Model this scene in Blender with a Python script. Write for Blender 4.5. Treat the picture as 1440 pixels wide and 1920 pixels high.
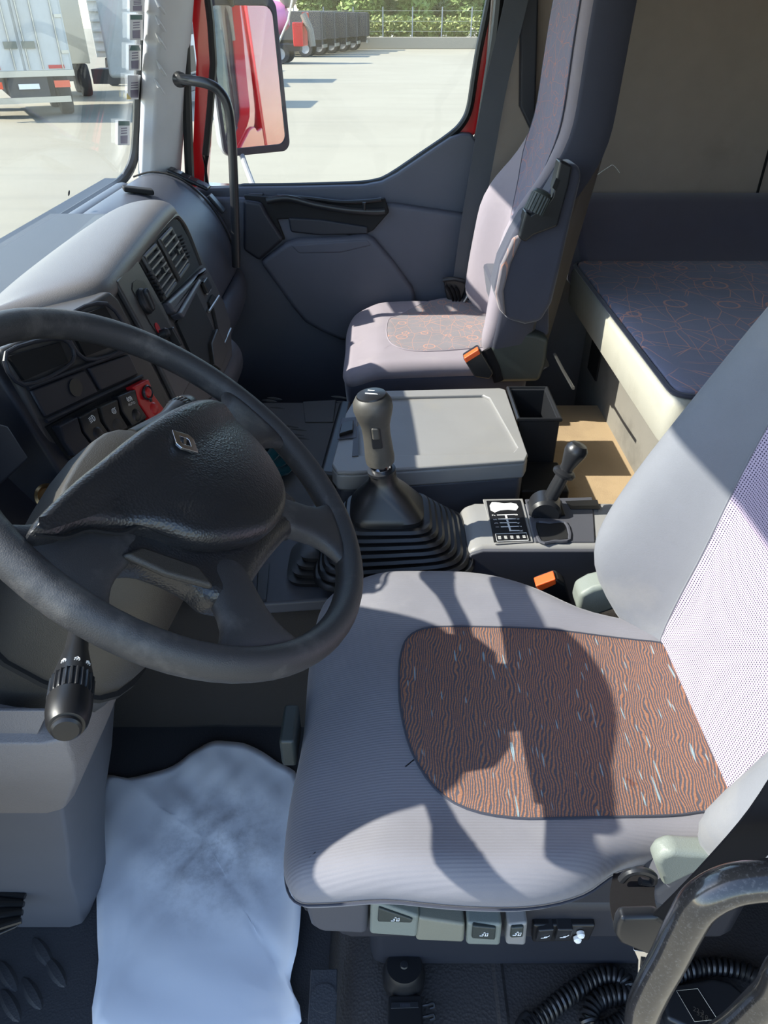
import bpy, bmesh, math, random
from mathutils import Vector as V, Matrix
for o in list(bpy.data.objects): bpy.data.objects.remove(o)
scene = bpy.context.scene
COL = scene.collection
random.seed(7)
# ---------------------------------------------------------------- camera, sky, sun, exposure
# world frame: +X = rear of the truck, +Y = passenger side, Z = 0 at the driver's floor
CAM_H = 1.2; PITCH = math.radians(34.5); FPX = 1350.0
cam = bpy.data.cameras.new('camera'); cam.sensor_fit = 'VERTICAL'; cam.sensor_height = 36.0
cam.lens = FPX / 1920 * 36.0; cam.clip_start = 0.02; cam.clip_end = 500
co = bpy.data.objects.new('camera', cam); COL.objects.link(co)
co.location = (0, 0, CAM_H); co.rotation_euler = (math.pi/2 - PITCH, 0, 0)
scene.camera = co
SUN_DIR = V((1.22, 0.03, -1.0)).normalized()          # the way the light travels
w = bpy.data.worlds.new('sky'); scene.world = w; w.use_nodes = True
nt = w.node_tree; nt.nodes.clear()
sky = nt.nodes.new('ShaderNodeTexSky'); sky.sky_type = 'NISHITA'; sky.sun_disc = False
sky.sun_elevation = math.asin(-SUN_DIR.z); sky.sun_rotation = math.atan2(-SUN_DIR.x, -SUN_DIR.y)
sky.air_density = 1.0; sky.dust_density = 0.4
bg = nt.nodes.new('ShaderNodeBackground'); bg.inputs['Strength'].default_value = 0.46
wo = nt.nodes.new('ShaderNodeOutputWorld')
nt.links.new(sky.outputs[0], bg.inputs[0]); nt.links.new(bg.outputs[0], wo.inputs[0])
sl = bpy.data.lights.new('sun', 'SUN'); sl.energy = 9.0; sl.angle = math.radians(0.55); sl.color = (1.0, 0.94, 0.85)
so = bpy.data.objects.new('sun', sl); COL.objects.link(so)
so.rotation_euler = SUN_DIR.to_track_quat('-Z', 'Y').to_euler(); so.location = (-4, 0, 6)
vs = scene.view_settings
vs.view_transform = 'Standard'; vs.look = 'None'; vs.gamma = 1.0; vs.use_curve_mapping = False
vs.exposure = 0.35
# ---------------------------------------------------------------- helpers
_c, _s = math.cos(PITCH), math.sin(PITCH)
EYE = V((0, 0, CAM_H))
def ray(u, v):
    x = (u - 720) / FPX; y = (960 - v) / FPX
    return V((x, _c + y*_s, -_s + y*_c))
def at(u, v, X=None, Y=None, Z=None, pl=None):
    """the point of the cab seen at (u, v) that lies on a known plane"""
    d = ray(u, v)
    if pl is not None:
        p0, n = pl; t = (p0 - EYE).dot(n) / d.dot(n)
    elif X is not None: t = X / d.x
    elif Y is not None: t = Y / d.y
    else: t = (Z - CAM_H) / d.z
    return EYE + d*t
def lin(c):
    return tuple(((x/255)/12.92 if x/255 <= .04045 else ((x/255+.055)/1.055)**2.4) for x in c)
OFF = {}
def thing(name, label, cat, loc=(0, 0, 0), group=None):
    o = bpy.data.objects.new(name, None); COL.objects.link(o); o.empty_display_size = .05
    o.location = loc; o['label'] = label; o['category'] = cat
    if group: o['group'] = group
    OFF[o] = V(loc); return o
def struct_root(name, loc=(0, 0, 0)):
    o = bpy.data.objects.new(name, None); COL.objects.link(o); o.location = loc
    o['kind'] = 'structure'; OFF[o] = V(loc); return o
def part(name, vf, mat, parent=None, bevel=0, seg=2, sub=0, solid=0, soff=0, smooth=True, sharp=35, label=None):
    vs_, fs_ = vf
    off = OFF[parent] if parent is not None else None
    if off is None:
        lo = [min(p[i] for p in vs_) for i in range(3)]; hi = [max(p[i] for p in vs_) for i in range(3)]
        off = V(((lo[0]+hi[0])/2, (lo[1]+hi[1])/2, lo[2]))
    me = bpy.data.meshes.new(name)
    me.from_pydata([V(p) - off for p in vs_], [], fs_)
    bm = bmesh.new(); bm.from_mesh(me)
    bmesh.ops.remove_doubles(bm, verts=bm.verts, dist=1e-6)
    bmesh.ops.recalc_face_normals(bm, faces=bm.faces); bm.to_mesh(me); bm.free()
    me.materials.append(mat)
    o = bpy.data.objects.new(name, me); COL.objects.link(o)
    if parent is not None: o.parent = parent
    else: o.location = off
    OFF[o] = off
    if smooth:
        me.polygons.foreach_set('use_smooth', [True]*len(me.polygons))
        if not sub and not bevel: me.set_sharp_from_angle(angle=math.radians(sharp))
    if solid:
        m = o.modifiers.new('solid', 'SOLIDIFY'); m.thickness = solid; m.offset = soff
    if bevel:
        m = o.modifiers.new('bevel', 'BEVEL'); m.width = bevel; m.segments = seg; m.limit_method = 'ANGLE'
        m.angle_limit = math.radians(30); m.harden_normals = True
    if sub:
        m = o.modifiers.new('sub', 'SUBSURF'); m.levels = sub; m.render_levels = sub
    if label: o['label'] = label
    return o
def solo(name, vf, mat, label, cat, group=None, **k):
    o = part(name, vf, mat, None, **k); o['label'] = label; o['category'] = cat
    if group: o['group'] = group
    return o
def struct(name, vf, mat, parent=None, **k):
    o = part(name, vf, mat, parent, **k)
    if parent is None: o['kind'] = 'structure'
    return o
def join(*vfs):
    vs_, fs_ = [], []
    for v, f in vfs:
        n = len(vs_); vs_ += list(v); fs_ += [tuple(i+n for i in q) for q in f]
    return vs_, fs_
def box(x0, x1, y0, y1, z0, z1):
    v = [(x, y, z) for z in (z0, z1) for y in (y0, y1) for x in (x0, x1)]
    return v, [(0, 2, 3, 1), (4, 5, 7, 6), (0, 1, 5, 4), (2, 6, 7, 3), (0, 4, 6, 2), (1, 3, 7, 5)]
def obox(c, ax, ay, az):
    c = V(c); ax, ay, az = V(ax), V(ay), V(az)
    v = [c + ax*i + ay*j + az*k for k in (-1, 1) for j in (-1, 1) for i in (-1, 1)]
    return v, [(0, 2, 3, 1), (4, 5, 7, 6), (0, 1, 5, 4), (2, 6, 7, 3), (0, 4, 6, 2), (1, 3, 7, 5)]
def prism(poly, vec, back=0.0):
    vec = V(vec); n = len(poly)
    a = [V(p) - vec*back for p in poly]; b = [V(p) + vec for p in poly]
    return a + b, [tuple(range(n))[::-1], tuple(range(n, 2*n))] + [(i, (i+1) % n, n+(i+1) % n, n+i) for i in range(n)]
def loft(rings, closed=True, cap=True):
    n = len(rings[0]); v = [p for r in rings for p in r]; f = []
    for k in range(len(rings)-1):
        for i in range(n if closed else n-1):
            j = (i+1) % n
            f.append((k*n+i, k*n+j, (k+1)*n+j, (k+1)*n+i))
    if closed and cap:
        f.append(tuple(range(n))[::-1]); f.append(tuple(range((len(rings)-1)*n, len(rings)*n)))
    return v, f
def cr(pts, n=6, closed=False):
    """Catmull-Rom through the points"""
    P = [V(p) for p in pts]; out = []; m = len(P)
    for i in range(m if closed else m-1):
        if closed: a, b, c, d = P[i-1], P[i], P[(i+1) % m], P[(i+2) % m]
        else: a, b, c, d = P[max(i-1, 0)], P[i], P[i+1], P[min(i+2, m-1)]
        for k in range(n):
            t = k/n
            out.append(.5*((2*b) + (c-a)*t + (2*a-5*b+4*c-d)*t*t + (3*b-a-3*c+d)*t**3))
    if not closed: out.append(P[-1])
    return out
def tube(path, r, n=12, cap=True, closed=False, flat=None):
    P = [V(p) for p in path]; m = len(P); rings = []; up = None
    for i, p in enumerate(P):
        t = (P[(i+1) % m] - P[i-1]) if closed else (P[min(i+1, m-1)] - P[max(i-1, 0)])
        t.normalize()
        if up is None:
            up = V((0, 0, 1)) if abs(t.z) < .9 else V((1, 0, 0))
            if flat is not None: up = V(flat)
        s = t.cross(up); s.normalize(); up = s.cross(t); up.normalize()
        rr = r[i] if isinstance(r, (list, tuple)) else r
        ra, rb = rr if isinstance(rr, (list, tuple)) else (rr, rr)
        rings.append([p + s*ra*math.cos(2*math.pi*k/n) + up*rb*math.sin(2*math.pi*k/n) for k in range(n)])
    if closed: rings.append(rings[0]); return loft(rings, True, False)
    return loft(rings, True, cap)
def lathe(prof, o, axis=(0, 0, 1), n=24):
    o = V(o); a = V(axis).normalized(); s = a.orthogonal().normalized(); t = a.cross(s)
    rings = [[o + a*h + (s*math.cos(2*math.pi*k/n) + t*math.sin(2*math.pi*k/n))*max(r, 1e-4) for k in range(n)] for r, h in prof]
    return loft(rings)
def grid(rows):
    n = len(rows[0]); v = [p for r in rows for p in r]
    return v, [(k*n+i, k*n+i+1, (k+1)*n+i+1, (k+1)*n+i) for k in range(len(rows)-1) for i in range(n-1)]
def ribbon(path, wvec, th):
    """flat strap along a path; wvec = half width vector or a list of them"""
    P = [V(p) for p in path]; rings = []
    for i, p in enumerate(P):
        w_ = V(wvec[i]) if isinstance(wvec, list) else V(wvec)
        t = (P[min(i+1, len(P)-1)] - P[max(i-1, 0)]).normalized(); n_ = t.cross(w_).normalized()*th
        rings.append([p-w_-n_, p+w_-n_, p+w_+n_, p-w_+n_])
    return loft(rings)
def sstep(a, b, x):
    t = min(max((x-a)/(b-a), 0), 1); return t*t*(3-2*t)
def inset(poly, d):
    """move a closed 2d outline inward by d"""
    m = len(poly); out = []
    area = sum(poly[i][0]*poly[(i+1) % m][1] - poly[(i+1) % m][0]*poly[i][1] for i in range(m))
    sg = 1 if area > 0 else -1
    for i in range(m):
        tx = poly[(i+1) % m][0]-poly[i-1][0]; ty = poly[(i+1) % m][1]-poly[i-1][1]; l = math.hypot(tx, ty) or 1
        out.append((poly[i][0] - sg*ty/l*d, poly[i][1] + sg*tx/l*d))
    return out
def pillow(outline, zf, depth, er, tf, under=0.02, rings=9, steps=6):
    """padded shape: outline (a, b), front surface zf(a, b), thickness, edge radius; tf maps (a, b, c) to the world"""
    m = len(outline); ca = sum(p[0] for p in outline)/m; cb = sum(p[1] for p in outline)/m
    R = []
    low = inset(outline, under)
    R.append([tf(a, b, zf(a, b) - depth) for a, b in low])
    mid = inset(outline, under*.3); R.append([tf(a, b, zf(a, b) - depth + under) for a, b in mid])
    for k in range(steps+1):
        t = k/steps*math.pi/2
        ol = inset(outline, er*(1-math.cos(t)))
        R.append([tf(a, b, zf(a, b) - er*(1-math.sin(t))) for a, b in ol])
    last = inset(outline, er)
    for k in range(1, rings):
        q = 1-k/rings
        R.append([tf(ca+(a-ca)*q, cb+(b-cb)*q, zf(ca+(a-ca)*q, cb+(b-cb)*q)) for a, b in last])
    v, f = loft(R, True, False)
    v = list(v); n0 = len(v); v.append(tf(ca, cb, zf(ca, cb)))
    base = (len(R)-1)*m
    f += [(base+i, base+(i+1) % m, n0) for i in range(m)]
    f.append(tuple(range(m))[::-1])
    return v, f
def patch(outline, zf, lift, tf, rings=10):
    m = len(outline); ca = sum(p[0] for p in outline)/m; cb = sum(p[1] for p in outline)/m
    R = [[tf(a, b, zf(a, b) - .008) for a, b in outline], [tf(a, b, zf(a, b) + lift*.6) for a, b in inset(outline, .0015)]]
    last = inset(outline, .005)
    for k in range(rings):
        q = 1-k/rings
        R.append([tf(ca+(a-ca)*q, cb+(b-cb)*q, zf(ca+(a-ca)*q, cb+(b-cb)*q) + lift) for a, b in last])
    v, f = loft(R, True, False); v = list(v); n0 = len(v); v.append(tf(ca, cb, zf(ca, cb) + lift))
    base = (len(R)-1)*m
    return v, f + [(base+i, base+(i+1) % m, n0) for i in range(m)]
def text_vf(s, o, ax, ay, size, depth=.0004):
    """lettering as a mesh: ax = reading direction, ay = up of the letters"""
    c = bpy.data.curves.new('t', 'FONT'); c.body = s; c.size = size; c.align_x = 'CENTER'; c.align_y = 'CENTER'; c.resolution_u = 2
    ob = bpy.data.objects.new('t', c); COL.objects.link(ob)
    me = bpy.data.meshes.new_from_object(ob.evaluated_get(bpy.context.evaluated_depsgraph_get()))
    ax = V(ax).normalized(); ay = V(ay).normalized(); o = V(o)
    v = [o + ax*p.co.x + ay*p.co.y for p in me.vertices]; f = [tuple(p.vertices) for p in me.polygons]
    bpy.data.objects.remove(ob); bpy.data.curves.remove(c); bpy.data.meshes.remove(me)
    return v, f
def copy_tree(o, parent=None):
    c = o.copy(); COL.objects.link(c)
    if parent is not None: c.parent = parent
    OFF[c] = OFF.get(o)
    for ch in [k for k in bpy.data.objects if k.parent == o and k != c]: copy_tree(ch, c)
    return c
# ---------------------------------------------------------------- materials
def nodes(name):
    m = bpy.data.materials.new(name); m.use_nodes = True; t = m.node_tree; b = t.nodes['Principled BSDF']
    return m, t, b
def N(t, typ, **k):
    n = t.nodes.new(typ)
    for a, b in k.items():
        if a.startswith('i_'):
            key = a[2:]; n.inputs[int(key) if key.isdigit() else key].default_value = b
        else: setattr(n, a, b)
    return n
def mth(t, op, a, b=None, c=None):
    n = t.nodes.new('ShaderNodeMath'); n.operation = op
    for i, x in enumerate((a, b, c)):
        if x is None: continue
        if isinstance(x, (int, float)): n.inputs[i].default_value = x
        else: t.links.new(x, n.inputs[i])
    return n.outputs[0]
def mixc(t, fac, a, b):
    n = t.nodes.new('ShaderNodeMix'); n.data_type = 'RGBA'
    if isinstance(fac, (int, float)): n.inputs[0].default_value = fac
    else: t.links.new(fac, n.inputs[0])
    for i, x in ((6, a), (7, b)):
        if isinstance(x, tuple): n.inputs[i].default_value = (*x[:3], 1)
        else: t.links.new(x, n.inputs[i])
    return n.outputs[2]
def ramp(t, x, lo, hi):
    n = t.nodes.new('ShaderNodeMapRange'); n.inputs['From Min'].default_value = lo; n.inputs['From Max'].default_value = hi
    t.links.new(x, n.inputs['Value']); return n.outputs[0]
def coord(t, scale=(1, 1, 1), rot=(0, 0, 0)):
    g = t.nodes.new('ShaderNodeNewGeometry'); m = t.nodes.new('ShaderNodeMapping')
    m.inputs['Scale'].default_value = scale; m.inputs['Rotation'].default_value = rot
    t.links.new(g.outputs['Position'], m.inputs['Vector']); return m.outputs[0]
def noise(t, vec, scale, detail=3, rough=.55, dist=0):
    n = t.nodes.new('ShaderNodeTexNoise'); n.inputs['Scale'].default_value = scale
    n.inputs['Detail'].default_value = detail; n.inputs['Roughness'].default_value = rough; n.inputs['Distortion'].default_value = dist
    if vec is not None: t.links.new(vec, n.inputs['Vector'])
    return n.outputs['Fac']
def bump(t, b, h, strength, dist):
    n = t.nodes.new('ShaderNodeBump'); n.inputs['Strength'].default_value = strength; n.inputs['Distance'].default_value = dist
    t.links.new(h, n.inputs['Height']); t.links.new(n.outputs[0], b.inputs['Normal'])
def plastic(name, col, rough=.5, grain=700, gs=.25, var=.12, spec=.5, dirt=None, coat=0):
    """moulded plastic / rubber: leathery grain, slight unevenness of tone"""
    m, t, b = nodes(name); c = lin(col); vec = coord(t)
    n1 = noise(t, vec, 9, 4)
    base = mixc(t, n1, tuple(x*(1-var) for x in c), tuple(x*(1+var) for x in c))
    if dirt:
        f = ramp(t, noise(t, vec, dirt[1], 6, .65), .52, .75); base = mixc(t, mth(t, 'MULTIPLY', f, dirt[2]), base, lin(dirt[0]))
    t.links.new(base, b.inputs['Base Color'])
    b.inputs['Roughness'].default_value = rough; b.inputs['Specular IOR Level'].default_value = spec
    b.inputs['Coat Weight'].default_value = coat
    if grain:
        vo = t.nodes.new('ShaderNodeTexVoronoi'); vo.inputs['Scale'].default_value = grain; t.links.new(vec, vo.inputs['Vector'])
        bump(t, b, vo.outputs['Distance'], gs, .0006)
    return m
def metal(name, col, rough=.3):
    m, t, b = nodes(name); vec = coord(t); n1 = noise(t, vec, 40, 4)
    t.links.new(mixc(t, n1, tuple(x*.85 for x in lin(col)), lin(col)), b.inputs['Base Color'])
    b.inputs['Metallic'].default_value = 1; b.inputs['Roughness'].default_value = rough
    return m
def fabric(name, col, ribs=None, var=.1, fuzz=.35, soil=None):
    """velour: soft sheen, fine weave, faint rubbed patches"""
    m, t, b = nodes(name); c = lin(col); vec = coord(t)
    f = noise(t, vec, 14, 5, .6)
    base = mixc(t, f, tuple(x*(1-var) for x in c), tuple(min(1, x*(1+var)) for x in c))
    fine = noise(t, vec, 900, 2); base = mixc(t, mth(t, 'MULTIPLY', fine, .25), base, tuple(x*.6 for x in c))
    if soil:
        s_ = ramp(t, noise(t, vec, soil[1], 5, .6), .55, .8); base = mixc(t, mth(t, 'MULTIPLY', s_, soil[2]), base, lin(soil[0]))
    t.links.new(base, b.inputs['Base Color']); b.inputs['Roughness'].default_value = .95
    b.inputs['Specular IOR Level'].default_value = .15; b.inputs['Sheen Weight'].default_value = fuzz; b.inputs['Sheen Roughness'].default_value = .4
    if ribs:
        v2 = coord(t, *ribs); wv = N(t, 'ShaderNodeTexWave', i_Scale=1.0, i_Distortion=1.2)
        wv.inputs['Detail'].default_value = 2; t.links.new(v2, wv.inputs['Vector'])
        h = mth(t, 'ADD', wv.outputs['Fac'], mth(t, 'MULTIPLY', fine, .6))
    else: h = fine
    bump(t, b, h, .2, .0010)
    return m
M = {}
M['dash'] = plastic('dash_plastic', (74, 76, 84), .42, 900, .3)
M['dash_top'] = plastic('dash_top_plastic', (98, 94, 92), .45, 900, .35)
M['stack'] = plastic('console_panel_plastic', (66, 64, 63), .45, 1200, .15)
M['dark'] = plastic('dark_blue_plastic', (36, 38, 46), .5, 1200, .15)
M['door'] = plastic('door_plastic', (78, 80, 90), .55, 900, .3)
M['black'] = plastic('black_plastic', (22, 22, 24), .4, 0)
M['softblack'] = plastic('soft_black_plastic', (34, 35, 38), .35, 0)
M['matteblack'] = plastic('matte_black', (14, 14, 15), .8, 0)
M['rubber'] = plastic('black_rubber', (24, 24, 26), .38, 0, spec=.6)
M['grey'] = plastic('grey_console_plastic', (132, 131, 130), .42, 1300, .12, dirt=((150, 142, 125), 7, .35))
M['greydark'] = plastic('dark_grey_console_plastic', (70, 71, 78), .5, 1300, .12)
M['greenish'] = plastic('green_grey_plastic', (118, 124, 118), .5, 900, .25)
M['greendark'] = plastic('dark_green_grey_plastic', (52, 58, 56), .45, 900, .2)
M['khaki'] = plastic('khaki_grey_plastic', (122, 122, 110), .5, 900, .2)
M['pillar'] = plastic('pale_grey_pillar_plastic', (196, 196, 196), .55, 900, .25)
M['column'] = plastic('column_cover_plastic', (116, 112, 112), .5, 700, .45)
M['columnlow'] = plastic('lower_column_cover_plastic', (88, 90, 98), .5, 0)
M['shroud'] = plastic('column_shroud_plastic', (54, 51, 47), .5, 900, .3)
M['leather'] = plastic('grained_airbag_cover', (31, 32, 35), .36, 420, .6, spec=.6)
M['wheel'] = plastic('worn_steering_wheel_foam', (52, 52, 54), .5, 900, .3, dirt=((118, 114, 110), 16, .55))
M['seatgrey'] = fabric('grey_velour', (124, 123, 129), ((0, 420, 0), (0, 0, .2)), fuzz=.15, soil=((160, 157, 153), 5, .3))
M['velour'] = fabric('smooth_grey_velour', (118, 120, 126), fuzz=.15, soil=((156, 152, 145), 6, .4))
M['bolster'] = fabric('slate_bolster_cloth', (96, 94, 108))
M['velourdark'] = fabric('dark_slate_velour', (62, 64, 74))
M['paxgrey'] = fabric('passenger_grey_velour', (142, 134, 141), fuzz=.15, soil=((170, 160, 156), 9, .4))
M['paxdark'] = fabric('passenger_dark_velour', (70, 71, 82))
M['cream'] = plastic('cream_vinyl', (172, 169, 156), .5, 600, .25, dirt=((140, 134, 120), 9, .5))
M['boxboard'] = plastic('grey_base_board', (120, 116, 108), .7, 900, .2, dirt=((80, 76, 70), 8, .6))
M['tan'] = plastic('tan_floor_covering', (156, 134, 104), .9, 500, .4, dirt=((120, 100, 80), 7, .5))
M['carpet'] = fabric('brown_grey_wall_carpet', (160, 148, 138), soil=((124, 114, 106), 4, .5))
M['tunnel'] = plastic('tunnel_carpet', (50, 46, 44), .9, 700, .6)
M['mat'] = plastic('grained_floor_rubber', (60, 57, 56), .4, 260, 1.0)
M['floormat'] = plastic('ribbed_floor_rubber', (60, 60, 63), .55, 330, .6)
M['tunnelmat'] = plastic('worn_tunnel_rubber', (84, 82, 80), .65, 900, .25, dirt=((110, 104, 98), 6, .6))
M['belt'] = fabric('black_webbing', (30, 29, 31), ((0, 0, 900), (0, .6, 0)), fuzz=0)  # darkened so the driver's webbing looks shaded
M['beltlit'] = fabric('lit_black_webbing', (78, 80, 84), ((0, 0, 900), (0, .6, 0)), fuzz=.1)  # paler copy of the webbing, its lit tone put into the colour
M['red'] = plastic('red_plastic', (190, 30, 36), .3, 0)
M['orange'] = plastic('orange_button', (232, 92, 36), .4, 0)
M['teal'] = fabric('teal_cloth', (20, 66, 74))
M['chrome'] = metal('chrome', (225, 225, 228), .12)
M['steel'] = metal('steel', (190, 188, 184), .35)
M['brass'] = metal('worn_brass', (150, 125, 90), .35)
M['white'] = plastic('white_print', (235, 235, 232), .5, 0, var=.03)
M['ceiling'] = plastic('roof_lining', (150, 148, 144), .9, 500, .3)
M['redpaint'] = plastic('red_body_paint', (186, 20, 28), .25, 0, coat=.6, var=.04)
M['seal'] = plastic('rubber_seal', (16, 16, 18), .45, 0)
M['whitepaint'] = plastic('white_truck_paint', (196, 196, 193), .45, 0, var=.05, dirt=((170, 160, 145), .6, .4))
M['creampaint'] = plastic('cream_truck_paint', (190, 185, 168), .45, 0, var=.05)
M['tyre'] = plastic('tyre_rubber', (40, 40, 42), .8, 0)
M['chassis'] = plastic('truck_chassis', (62, 62, 64), .7, 0)
M['pink'] = plastic('pink_drum_paint', (206, 132, 168), .45, 0, var=.1)
M['redlamp'] = plastic('red_orange_lamp', (230, 92, 60), .3, 0)
def insert_fabric():
    """seat centre: orange wavy stripes woven into charcoal, pale blue flecks"""
    m, t, b = nodes('orange_wave_fabric'); vec = coord(t, (1, 1, 1), (0, 0, .12))
    d1 = N(t, 'ShaderNodeTexNoise', i_Scale=26.0, i_Detail=2.0); t.links.new(vec, d1.inputs['Vector'])
    sep = N(t, 'ShaderNodeSeparateXYZ'); t.links.new(vec, sep.inputs[0])
    big = noise(t, coord(t, (38, 16, 10)), 1, 2, .5)
    ph = mth(t, 'ADD', mth(t, 'MULTIPLY', sep.outputs[0], 1850), mth(t, 'ADD', mth(t, 'MULTIPLY', big, 34), mth(t, 'MULTIPLY', noise(t, coord(t, (70, 55, 20)), 1, 1), 9)))
    st = mth(t, 'SINE', ph)
    fine = noise(t, vec, 260, 2)
    st2 = mth(t, 'ADD', st, mth(t, 'MULTIPLY', mth(t, 'SUBTRACT', fine, .5), 1.6))
    mask = ramp(t, st2, -.25, .35)
    thread = mth(t, 'SINE', mth(t, 'MULTIPLY', sep.outputs[1], 3600))
    org = mixc(t, ramp(t, thread, -1, 1), lin((118, 86, 72)), lin((166, 118, 92)))
    base = mixc(t, mask, lin((84, 80, 86)), org)
    fl = noise(t, coord(t, (210, 20, 10), (0, 0, .22)), 1, 1, .4)
    base = mixc(t, ramp(t, fl, .70, .72), base, lin((132, 150, 156)))
    stain = noise(t, vec, 30, 3); far = ramp(t, stain, .70, .76)
    base = mixc(t, mth(t, 'MULTIPLY', far, .7), base, lin((84, 40, 34)))
    t.links.new(base, b.inputs['Base Color']); b.inputs['Roughness'].default_value = .95
    b.inputs['Specular IOR Level'].default_value = .1
    bump(t, b, mth(t, 'ADD', mask, mth(t, 'MULTIPLY', thread, .3)), .4, .0015)
    return m
def doodle_fabric(name, ground, line, strength=1.0, sc=9.0, swap=None):
    """slate cloth printed with thin orange scribbles: spoked rings and kinked lines"""
    m, t, b = nodes(name); vec = coord(t) if swap is None else coord(t, (1, 1, 1), swap)
    wob = N(t, 'ShaderNodeTexNoise', i_Scale=5.0, i_Detail=2.0); t.links.new(vec, wob.inputs['Vector'])
    wm = N(t, 'ShaderNodeVectorMath', operation='MULTIPLY_ADD'); t.links.new(wob.outputs['Color'], wm.inputs[0])
    wm.inputs[1].default_value = (.05, .05, .05); t.links.new(vec, wm.inputs[2]); wv = wm.outputs[0]
    total = None
    for k, (scale, stretch, rot, wd) in enumerate(((sc, (1, 1.9, 1), .5, .009), (sc*.8, (2.2, .8, 1), -.6, .010), (sc*1.5, (1, 1, 1), .2, .014))):
        mp = N(t, 'ShaderNodeMapping'); mp.inputs['Scale'].default_value = stretch; mp.inputs['Rotation'].default_value = (0, 0, rot)
        mp.inputs['Location'].default_value = (k*3.1, k*1.7, 0); t.links.new(wv, mp.inputs['Vector'])
        vo = N(t, 'ShaderNodeTexVoronoi', voronoi_dimensions='2D', feature='DISTANCE_TO_EDGE', i_Scale=scale)
        t.links.new(mp.outputs[0], vo.inputs['Vector'])
        ln = mth(t, 'LESS_THAN', vo.outputs['Distance'], wd)
        gate = ramp(t, noise(t, mp.outputs[0], 3.5+k, 1), .38, .44)
        f = mth(t, 'MULTIPLY', ln, gate)
        total = f if total is None else mth(t, 'MAXIMUM', total, f)
    vc = N(t, 'ShaderNodeTexVoronoi', voronoi_dimensions='2D', i_Scale=sc*.95); t.links.new(vec, vc.inputs['Vector'])
    sepc = N(t, 'ShaderNodeSeparateColor'); t.links.new(vc.outputs['Color'], sepc.inputs[0])
    rad = mth(t, 'ADD', mth(t, 'MULTIPLY', sepc.outputs[1], .14), .10)
    ring = mth(t, 'LESS_THAN', mth(t, 'ABSOLUTE', mth(t, 'SUBTRACT', vc.outputs['Distance'], rad)), .022)
    ring = mth(t, 'MULTIPLY', ring, mth(t, 'GREATER_THAN', sepc.outputs[0], .45))
    total = mth(t, 'MAXIMUM', total, ring)
    c = lin(ground); f = noise(t, vec, 16, 4)
    base = mixc(t, f, tuple(x*.85 for x in c), tuple(x*1.15 for x in c))
    weave = noise(t, vec, 1100, 1)
    base = mixc(t, mth(t, 'MULTIPLY', weave, .35), base, tuple(x*.5 for x in c))
    base = mixc(t, mth(t, 'MULTIPLY', total, strength), base, lin(line))
    t.links.new(base, b.inputs['Base Color']); b.inputs['Roughness'].default_value = .95
    b.inputs['Specular IOR Level'].default_value = .12; b.inputs['Sheen Weight'].default_value = .2
    bump(t, b, weave, .3, .001)
    return m
def mesh_fabric():
    """lavender spacer mesh: rows of small holes"""
    m, t, b = nodes('lavender_spacer_mesh'); g = t.nodes.new('ShaderNodeNewGeometry')
    sep = N(t, 'ShaderNodeSeparateXYZ'); t.links.new(g.outputs['Position'], sep.inputs[0])
    h = mth(t, 'ADD', mth(t, 'MULTIPLY', sep.outputs[2], .906), mth(t, 'MULTIPLY', sep.outputs[0], .42))
    a = mth(t, 'MULTIPLY', mth(t, 'ADD', sep.outputs[1], h), 950); c = mth(t, 'MULTIPLY', mth(t, 'SUBTRACT', sep.outputs[1], h), 950)
    d = mth(t, 'MULTIPLY', mth(t, 'SINE', a), mth(t, 'SINE', c))
    hole = ramp(t, d, .25, .6)
    base = mixc(t, hole, lin((172, 158, 176)), lin((60, 56, 76)))
    t.links.new(base, b.inputs['Base Color']); b.inputs['Roughness'].default_value = .95; b.inputs['Specular IOR Level'].default_value = .1
    bump(t, b, mth(t, 'SUBTRACT', 1.0, hole), .5, .0015)
    return m
def paper_mat():
    m, t, b = nodes('scuffed_paper'); vec = coord(t)
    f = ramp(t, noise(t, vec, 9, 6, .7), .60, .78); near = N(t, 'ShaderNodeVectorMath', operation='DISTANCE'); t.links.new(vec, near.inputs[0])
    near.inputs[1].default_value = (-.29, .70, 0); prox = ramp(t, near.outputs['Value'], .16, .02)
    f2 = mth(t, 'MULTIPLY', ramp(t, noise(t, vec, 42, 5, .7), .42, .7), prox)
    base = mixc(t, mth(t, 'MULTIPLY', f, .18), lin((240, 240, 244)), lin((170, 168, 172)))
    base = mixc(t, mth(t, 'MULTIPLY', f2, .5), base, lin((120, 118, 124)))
    sp = ramp(t, noise(t, vec, 120, 2), .80, .84); base = mixc(t, mth(t, 'MULTIPLY', sp, .5), base, lin((70, 66, 66)))
    t.links.new(base, b.inputs['Base Color']); b.inputs['Roughness'].default_value = .8; b.inputs['Specular IOR Level'].default_value = .2
    wr = noise(t, vec, 8, 3, .6, .5); bump(t, b, wr, .12, .01)
    return m
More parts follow.
